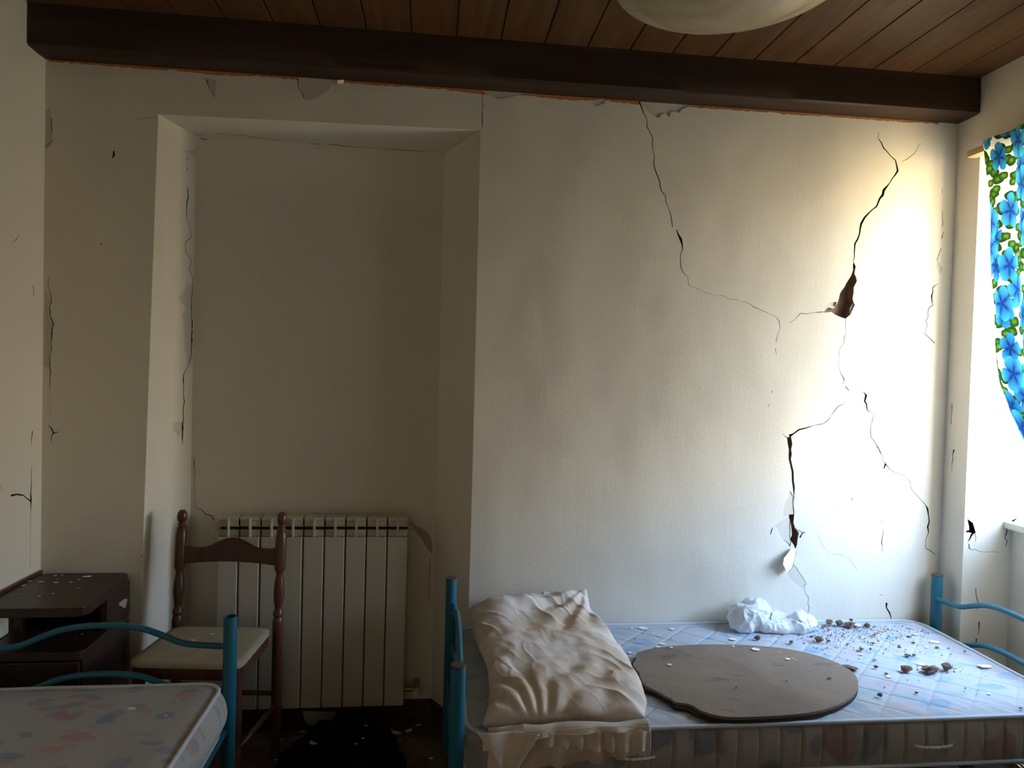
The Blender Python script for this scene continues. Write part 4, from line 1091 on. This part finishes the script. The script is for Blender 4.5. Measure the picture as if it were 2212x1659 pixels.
bgm, nt, b = new_mat('white_plastic_film', .35, .5); n = N(nt); b.inputs['Base Color'].default_value = (.84, .86, .86, 1)
tb = n.n('BsdfTranslucent'); tb.inputs[0].default_value = (.9, .93, .93, 1); mx = n.n('MixShader'); mx.inputs[0].default_value = .3
nt.links.new(b.outputs[0], mx.inputs[1]); nt.links.new(tb.outputs[0], mx.inputs[2]); nt.links.new(mx.outputs[0], nt.nodes['Material Output'].inputs[0])
bag = thing('plastic_bag', 'crumpled white plastic bag on the mattress against the wall', 'bag', (1.3, -.12, MT))
blob([((1.227, -.085, MT+.042), (.052, .050, .046)), ((1.272, -.075, MT+.052), (.050, .045, .050)), ((1.322, -.07, MT+.030), (.055, .04, .032)), ((1.367, -.125, MT+.020), (.088, .026, .022)), ((1.452, -.10, MT+.026), (.040, .038, .030)), ((1.382, -.08, MT+.02), (.05, .03, .02))], 'film', bgm, bag, .0028, [(9, .012), (22, .0095), (50, .0030), (110, .0008)], 3, MT+.002)
mb = MB()
q0 = at(1631, 1326, Y, -.128)
mb.tube([q0+Vector((.009*math.cos(a*.4)*1.0, -.004, .006*math.sin(a*.4))) for a in range(13)], .0016, 6); mb.build('printed_mark', mat_flat('green_ink', (.05, .36, .16), .5), bag)
keep(bag)

# ------------------------------------------------------------------ black heap, white disc and paper on the floor
hp = thing('cloth_heap', 'crumpled black cloth heaped on the floor in front of the radiator', 'cloth', (-.3, -.1, FZ))
HPO = blob([((-.42, -.15, FZ+.035), (.085, .09, .040)), ((-.36, -.05, FZ+.050), (.07, .07, .055)), ((-.245, -.01, FZ+.055), (.055, .06, .060)), ((-.22, -.13, FZ+.055), (.10, .10, .062)), ((-.17, -.26, FZ+.045), (.09, .12, .050)), ((-.33, -.26, FZ+.035), (.10, .12, .042))], 'folds', BLACKM, hp, .007, [(8, .016), (18, .009), (40, .004)], 8, FZ+.002)
keep(hp)
pp = MB(); P0 = [at(x, y, Y, .185) for x, y in ((654, 1536), (726, 1537), (722, 1551), (714, 1562), (668, 1562), (660, 1552))]
P0 = [Vector((p.x, .185-.02*(1 if i > 2 else 0), max(FZ+.003, p.z))) for i, p in enumerate(P0)]
n_ = len(P0); pp.add(P0+[p+Vector((0, .002, 0)) for p in P0], [tuple(range(n_))[::-1], tuple(range(n_, 2*n_))]+[(i, (i+1) % n_, n_+(i+1) % n_, n_+i) for i in range(n_)])
tag(pp.build('paper_sheet', PAPER), 'torn greyish-white paper leaning on the skirting beneath the radiator', 'paper')

# ------------------------------------------------------------------ fallen plaster and masonry
def stone_mesh(seed, flat=.7):
    rg_ = random.Random(seed); bm = bmesh.new()
    pts = [Vector((rg_.uniform(-1, 1), rg_.uniform(-.8, .8), rg_.uniform(-1, 1)*flat)).normalized()*rg_.uniform(.75, 1) for _ in range(16)]
    for p in pts: bm.verts.new((p.x*.5, p.y*.42, p.z*.42*flat))
    bmesh.ops.convex_hull(bm, input=bm.verts)
    for v in [v for v in bm.verts if not v.link_faces]: bm.verts.remove(v)
    bmesh.ops.subdivide_edges(bm, edges=bm.edges[:], cuts=2, use_grid_fill=True)
    for v in bm.verts: v.co += v.co.normalized()*noise.noise(v.co*7+Vector((seed, 0, 0)))*.07
    z0 = min(v.co.z for v in bm.verts)
    for v in bm.verts: v.co.z -= z0
    me = bpy.data.meshes.new('stone'); bm.to_mesh(me); bm.free(); me.materials.append(STONE); return me
def flake_mesh(seed, asp=.45, th=.07):
    rg_ = random.Random(seed+90); n_ = 9; out_ = []
    for i in range(n_):
        a = 2*PI*i/n_+rg_.uniform(-.2, .2); r = rg_.uniform(.36, .54); out_.append((r*math.cos(a), r*asp*2*math.sin(a)*.6))
    vs = [(x, y, .0+.06*x*x) for x, y in out_]+[(x, y, th+.06*x*x) for x, y in out_]
    me = bpy.data.meshes.new('flake'); me.from_pydata(vs, [], [tuple(range(n_))[::-1], tuple(range(n_, 2*n_))]+[(i, (i+1) % n_, n_+(i+1) % n_, n_+i) for i in range(n_)]); me.update()
    me.materials.append(FLAKE); return me
STN = [stone_mesh(i, .8-.1*(i % 3)) for i in range(5)]
FLK = [flake_mesh(i, .35+.1*(i % 4)) for i in range(6)]
rs = random.Random(11)
def drop(pix, me, name, label, cat, group=None, z=MT, scl=1.0, dz=0, rz=None, flat=1.0):
    p = at(pix[0], pix[1], Z, z); px = pix[2]; s_ = px*((p-CAM).dot(F))/1500*scl
    o = bpy.data.objects.new(name, me); COL.objects.link(o)
    if z == MT and cat in ('stone', 'plaster chip'): p.y = min(p.y-s_*.22, -.022-.40*s_)
    o.location = (p.x, p.y, z+dz+.0015); o.scale = (s_, s_, s_*flat); o.rotation_euler = (0, 0, rs.uniform(-.6, .6) if rz is None else rz)
    return tag(o, label, cat, group)
C5 = lambda x, y, w: (1750+x/4.788, 1320+y/4.788, w/4.788)
C6 = lambda x, y, w: (1560+x/6.506, 1290+y/6.506, w/6.506)
C4 = lambda x, y, w: (1350+x/4.0218, 1260+y/4.0218, w/4.0218)
NSF = lambda x, y, w: (x/5.53, 1200+y/5.53, w/5.53)
CH1 = lambda x, y, w: (x/2.77, 1060+y/2.77, w/2.77)
# stones with a look of their own
for i, (p, l, m_) in enumerate([
    (C5(190, 140, 75), 'pointed brown stone against the wall, leftmost of the three big ones', 0),
    (C5(290, 148, 80), 'blocky grey-brown stone against the wall, middle of the three big ones', 1),
    (C5(395, 158, 110), 'longest wedge-shaped stone against the wall, white plaster behind it', 2),
    (C5(575, 165, 60), 'brown stone by the wall just right of the plaster-backed wedge', 3),
    (C5(80, 318, 85), 'squarish brown stone on the mattress below the end of the plastic bag', 1),
    (C6(965, 655, 65), 'small round brown stone between the plastic bag and the board', 0),
    (C6(480, 595, 85), 'grey-brown stone lying in the shadow of the plastic bag', 3),
    (C5(975, 612, 105), 'reddish-brown lump alone on the mattress, left of the crumbled heap', 4),
    (C5(1215, 625, 150), 'crumbled brown lump at the left of the sandy heap on the mattress', 2),
    (C5(1385, 605, 110), 'crumbled brown lump at the right of the sandy heap on the mattress', 1),
    (C5(675, 592, 42), 'small brown stone above the white-edged chip near the board', 0),
    (C5(710, 880, 50), 'small reddish stone on the quilting nearest the front of the mattress', 3),
    (C5(1095, 852, 32), 'tiny dark pebble on the bare quilting at the mattress centre', 4),
    (C5(518, 408, 42), 'small round reddish stone up from the board, beside yellowish dust', 1),
]): drop(p, STN[m_], 'stone', l, 'stone', scl=1.35, flat=1.25)
o = drop(C5(415, 150, 50), STN[3], 'stone', 'small brown stone perched on top of the stones against the wall', 'stone', dz=.019)
drop(C5(470, 150, 110), FLK[1], 'plaster_chip', 'thick white plaster slab among the big stones against the wall', 'plaster chip', flat=1.8, dz=.0)
def small_label(x, y):
    if y < 215: return 'small brown stone in the rubble strip along the foot of the cracked wall', 'stone', 'small stones along the wall on the mattress'
    if x < 560 and y < 420: return 'small brown stone on the mattress between the plastic bag and the round board rim', 'stone', 'small stones near the bag end on the mattress'
    if y < 420: return 'small brown stone in the thin scatter between wall and the big lumps', 'stone', 'small stones above the big lumps on the mattress'
    return 'small brown stone on the mattress level with or in front of the big lumps', 'stone', 'small stones level with the big lumps'
# look-alike small stones
for i, (x, y, w) in enumerate([(475, 172, 44), (660, 163, 34), (15, 268, 50), (185, 314, 45), (190, 200, 38), (345, 243, 34), (645, 340, 45), (1010, 268, 46), (1060, 334, 42), (915, 375, 38), (1000, 470, 72), (1065, 462, 50), (660, 510, 42), (1425, 392, 28), (1305, 378, 42), (1595, 421, 34), (380, 350, 38), (172, 384, 28), (60, 160, 40), (130, 170, 50), (850, 240, 22), (780, 400, 30), (755, 442, 24), (1360, 462, 18), (2170, 1008, 36), (385, 515, 22), (780, 655, 46)]):
    drop(C5(x, y, w*1.1), STN[i % 5], 'small_stone', *small_label(x, y), flat=.8)
# plaster flakes
for p, l in [(C5(1290, 325, 110), 'largest thin white plaster flake, near the corner end of the mattress'),
             (C5(1145, 556, 95), 'white plaster flake tucked behind the crumbled brown heap'),
             (C5(1810, 578, 175), 'long narrow white plaster sliver alone near the mattress end'),
             (C5(815, 685, 70), 'white-edged plaster chip on the quilting right of the board'),
             (C4(940, 490, 70), 'flat white plaster flake between the plastic bag and the board')]:
    drop(p, FLK[2 if 'sliver' not in l else 4], 'plaster_flake', l, 'plaster flake', rz=-.15, flat=.6)
for i, (x, y, w) in enumerate([(900, 455, 36), (45, 605, 55), (330, 530, 60), (240, 440, 30), (295, 457, 42), (415, 480, 34), (160, 465, 26), (290, 556, 60), (160, 395, 90), (405, 400, 60), (10, 490, 30), (265, 485, 30), (1200, 483, 24), (690, 430, 20)]):
    drop(C4(x, y, w), FLK[i % 6], 'plaster_flake', *(('white plaster flake on the mattress hard against the wall, left of the plastic bag', 'plaster flake', 'flakes along the wall left of the bag') if y < 412 else ('small white flake midway between the wall and the round board, left of the bag', 'plaster flake', 'flakes midway behind the board') if y < 510 else ('white flake on the mattress just outside the rear left rim of the round board', 'plaster flake', 'flakes at the rear left rim of the board')), flat=.5)
for i, (x, y, w) in enumerate([(1085, 243, 55), (1200, 378, 60), (530, 455, 60), (515, 488, 40), (600, 425, 30), (285, 350, 42), (1850, 858, 50), (45, 368, 30), (770, 190, 24), (850, 190, 20)]):
    drop(C5(x, y, w), FLK[(i+2) % 6], 'plaster_flake', 'small white plaster flake on the mattress right of the board', 'plaster flake', 'small white flakes at the corner end of the mattress', flat=.5)
BZ = MT+.0205
for p, l in [(C4(385, 710, 52), 'white plaster flake at the left of the round board'),
             (C4(400, 561, 40), 'thin white flake on the rear left rim of the round board'),
             (C4(940, 551, 34), 'small bright white chip at the rear middle of the round board'),
             (C4(1130, 577, 90), 'long greyish flake at the rear of the round board'),
             (C4(1410, 661, 54), 'oval white flake on the rear right of the round board'),
             (C4(1348, 602, 18), 'tiny white crumb near the rear rim of the round board')]:
    drop(p, FLK[3], 'plaster_flake', l, 'plaster flake', z=BZ, flat=.5, rz=0)
for x, y, w in [(1465, 655, 22), (1480, 669, 24), (1440, 655, 14)]:
    drop(C4(x, y, w), FLK[1], 'plaster_crumb', 'tiny white crumb right beside the oval flake on the round board', 'plaster crumb', 'tiny crumbs beside the oval flake', z=BZ, flat=.6)
drop(C4(968, 916, 28), STN[0], 'pebble', 'tiny dark pebble at the middle of the round board', 'pebble', z=BZ)
drop(C4(1777, 832, 42), STN[2], 'pebble', 'pale pebble near the right rim of the round board', 'pebble', z=BZ)
drop(C4(1405, 857, 22), STN[1], 'pebble', 'faint small pebble between the two other pebbles on the board', 'pebble', z=BZ)
drop(C4(1945, 745, 150), STN[2], 'plaster_lump', 'flat grey lump lying behind the right rim of the round board', 'plaster lump', flat=.5, rz=-.7)
# nightstand flakes
for p, l in [(NSF(1040, 258, 120), 'largest pale flake on the nightstand top, squarish, at the back right'),
             (NSF(635, 460, 44), 'bright white crumb nearest the front of the nightstand top'),
             (NSF(492, 322, 75), 'long pale flake at the back left of the nightstand top')]:
    drop(p, FLK[0], 'plaster_flake', l, 'plaster flake', z=NZ, flat=.7)
for i, (x, y, w) in enumerate([(845, 322, 55), (670, 328, 70), (355, 312, 55), (285, 362, 60), (950, 392, 44), (465, 493, 50), (215, 509, 30), (945, 292, 44), (660, 247, 50), (745, 237, 34), (1112, 342, 24), (690, 290, 34), (835, 392, 20), (505, 461, 20), (780, 463, 16), (905, 405, 20), (420, 357, 20), (1230, 285, 14)]):
    drop(NSF(x, y, w), FLK[i % 6], 'plaster_flake', *(('small pale flake on the rear half of the nightstand top', 'plaster flake', 'small flakes at the back of the nightstand top') if y < 350 else ('small pale flake on the front half of the nightstand top', 'plaster flake', 'small flakes at the front of the nightstand top')), z=NZ, flat=.7)
for x, y, w in [(270, 868, 42), (985, 945, 40), (915, 993, 26)]:
    drop(NSF(x, y, w), FLK[1], 'plaster_flake', 'white flake lying on the nightstand lower shelf', 'plaster flake', 'flakes on the nightstand shelf', z=.5022, flat=.6)
for i, (x, y, w) in enumerate([(1160, 900, 34), (1150, 890, 18), (1270, 860, 28), (1480, 885, 16), (1110, 950, 10), (1215, 965, 10), (1240, 880, 14), (1180, 880, 12), (1320, 870, 16), (1380, 1010, 12)]):
    drop(CH1(x, y, w), FLK[(i+1) % 6], 'plaster_flake', 'small white plaster flake on the cream chair seat', 'plaster flake', 'flakes on the chair seat', z=.4735, flat=.6)
for p, l in [(CH1(790, 1308, 52), 'largest white flake on the grey floral mattress at left'), (CH1(993, 1350, 24), 'small white crumb on the grey mattress, nearest its right end')]:
    drop(p, FLK[2], 'plaster_flake', l, 'plaster flake', z=.4318, flat=.6)
for x, y, w in [(1060, 1258, 20), (302, 1245, 16), (405, 1330, 12)]:
    drop(CH1(x, y, w), FLK[1], 'plaster_crumb', 'tiny white crumb near the far edge of the grey mattress', 'plaster crumb', 'crumbs on the grey mattress', z=.4318, flat=.6)
# floor
FB = lambda x, y, w: (560+x/5.53, 1480+y/5.53, w/5.53)
o = drop(FB(660, 685, 120), FLK[0], 'white_lid', 'round pinkish-white lid lying on the black cloth heap', 'lid', z=FZ+.095, flat=.5)
o.data = flake_mesh(40, .5); me = bpy.data.meshes.new('lid'); l_ = MB().lathe([(0, 0), (.48, 0), (.5, .05), (.46, .10), (0, .12)], 24); me.from_pydata([tuple(v) for v in l_.v], [], l_.f); me.materials.append(mat_flat('pinkish_white_plastic', (.62, .55, .50), .6)); o.data = me
from mathutils.bvhtree import BVHTree
_bv = BVHTree.FromPolygons([v.co for v in HPO.data.vertices], [tuple(p.vertices) for p in HPO.data.polygons])
def on_heap(p):
    d = (at(p[0], p[1], Z, FZ)-CAM).normalized(); h = _bv.ray_cast(CAM, d); return (h[0].z if h[0] else FZ)
_h = on_heap(FB(660, 685, 0)); _p = at(*FB(660, 685, 0)[:2], Z, _h); o.location = (_p.x, _p.y, _h+.001)
for x, y, w in [(1275, 488, 34), (1240, 640, 42), (1158, 706, 40)]:
    z = on_heap(FB(x, y, 0))-FZ
    drop(FB(x, y, w), FLK[2], 'plaster_crumb', 'white plaster crumb on the black cloth heap', 'plaster crumb', 'crumbs on the black cloth', z=FZ+z, flat=1)
for i, (x, y, w) in enumerate([(265, 655, 60), (520, 560, 100), (205, 890, 70), (1580, 530, 40), (1640, 575, 160), (1780, 548, 120), (1680, 668, 36), (1815, 658, 26), (1855, 660, 20), (2050, 880, 60), (1900, 480, 90), (1735, 970, 30), (290, 780, 20)]):
    drop(FB(x, y, w), FLK[i % 6], 'plaster_flake', 'dusty plaster flake on the dark tiled floor before the radiator', 'plaster flake', 'dusty flakes on the floor', z=FZ, flat=.5)
# uncountable crumbs and dust round the foot of the wall, on the mattress
mb = MB()
rg = random.Random(21)
for i in range(1150):
    if i < 960: px = rg.gauss(1855, 85); py = 1352+abs(rg.gauss(0, 1))*26
    elif i < 1060: px = rg.gauss(2030, 25); py = rg.gauss(1447, 5)
    else: px = rg.uniform(1300, 2150); py = rg.uniform(1352, 1500)
    p = at(px, py, Z, MT)
    if not (.70 < p.x < 1.96 and -.76 < p.y < -.02): continue
    if ((p.x-1.05)/.38)**2+((p.y+.49)/.30)**2 < 1.05: continue
    if 1.12 < p.x < 1.48 and p.y > -.16: continue
    r = rg.uniform(.0012, .0032)+.0035*rg.random()**4; k = [Vector((math.cos(a+rg.random()), math.sin(a+rg.random()), 0))*r*rg.uniform(.6, 1.2) for a in (0, 2.1, 4.2)]
    t_ = Vector((0, 0, r*rg.uniform(.5, 1.1)))
    mb.add([p+v for v in k]+[p+t_], [(0, 1, 3), (1, 2, 3), (2, 0, 3), (2, 1, 0)], int(rg.random() < .35))
o = mb.build('rubble_crumbs', [STONE, FLAKE]); tag(o, 'fine brown and white crumbs sprinkled over the mattress below the cracked wall', 'rubble crumbs', None, 'stuff')
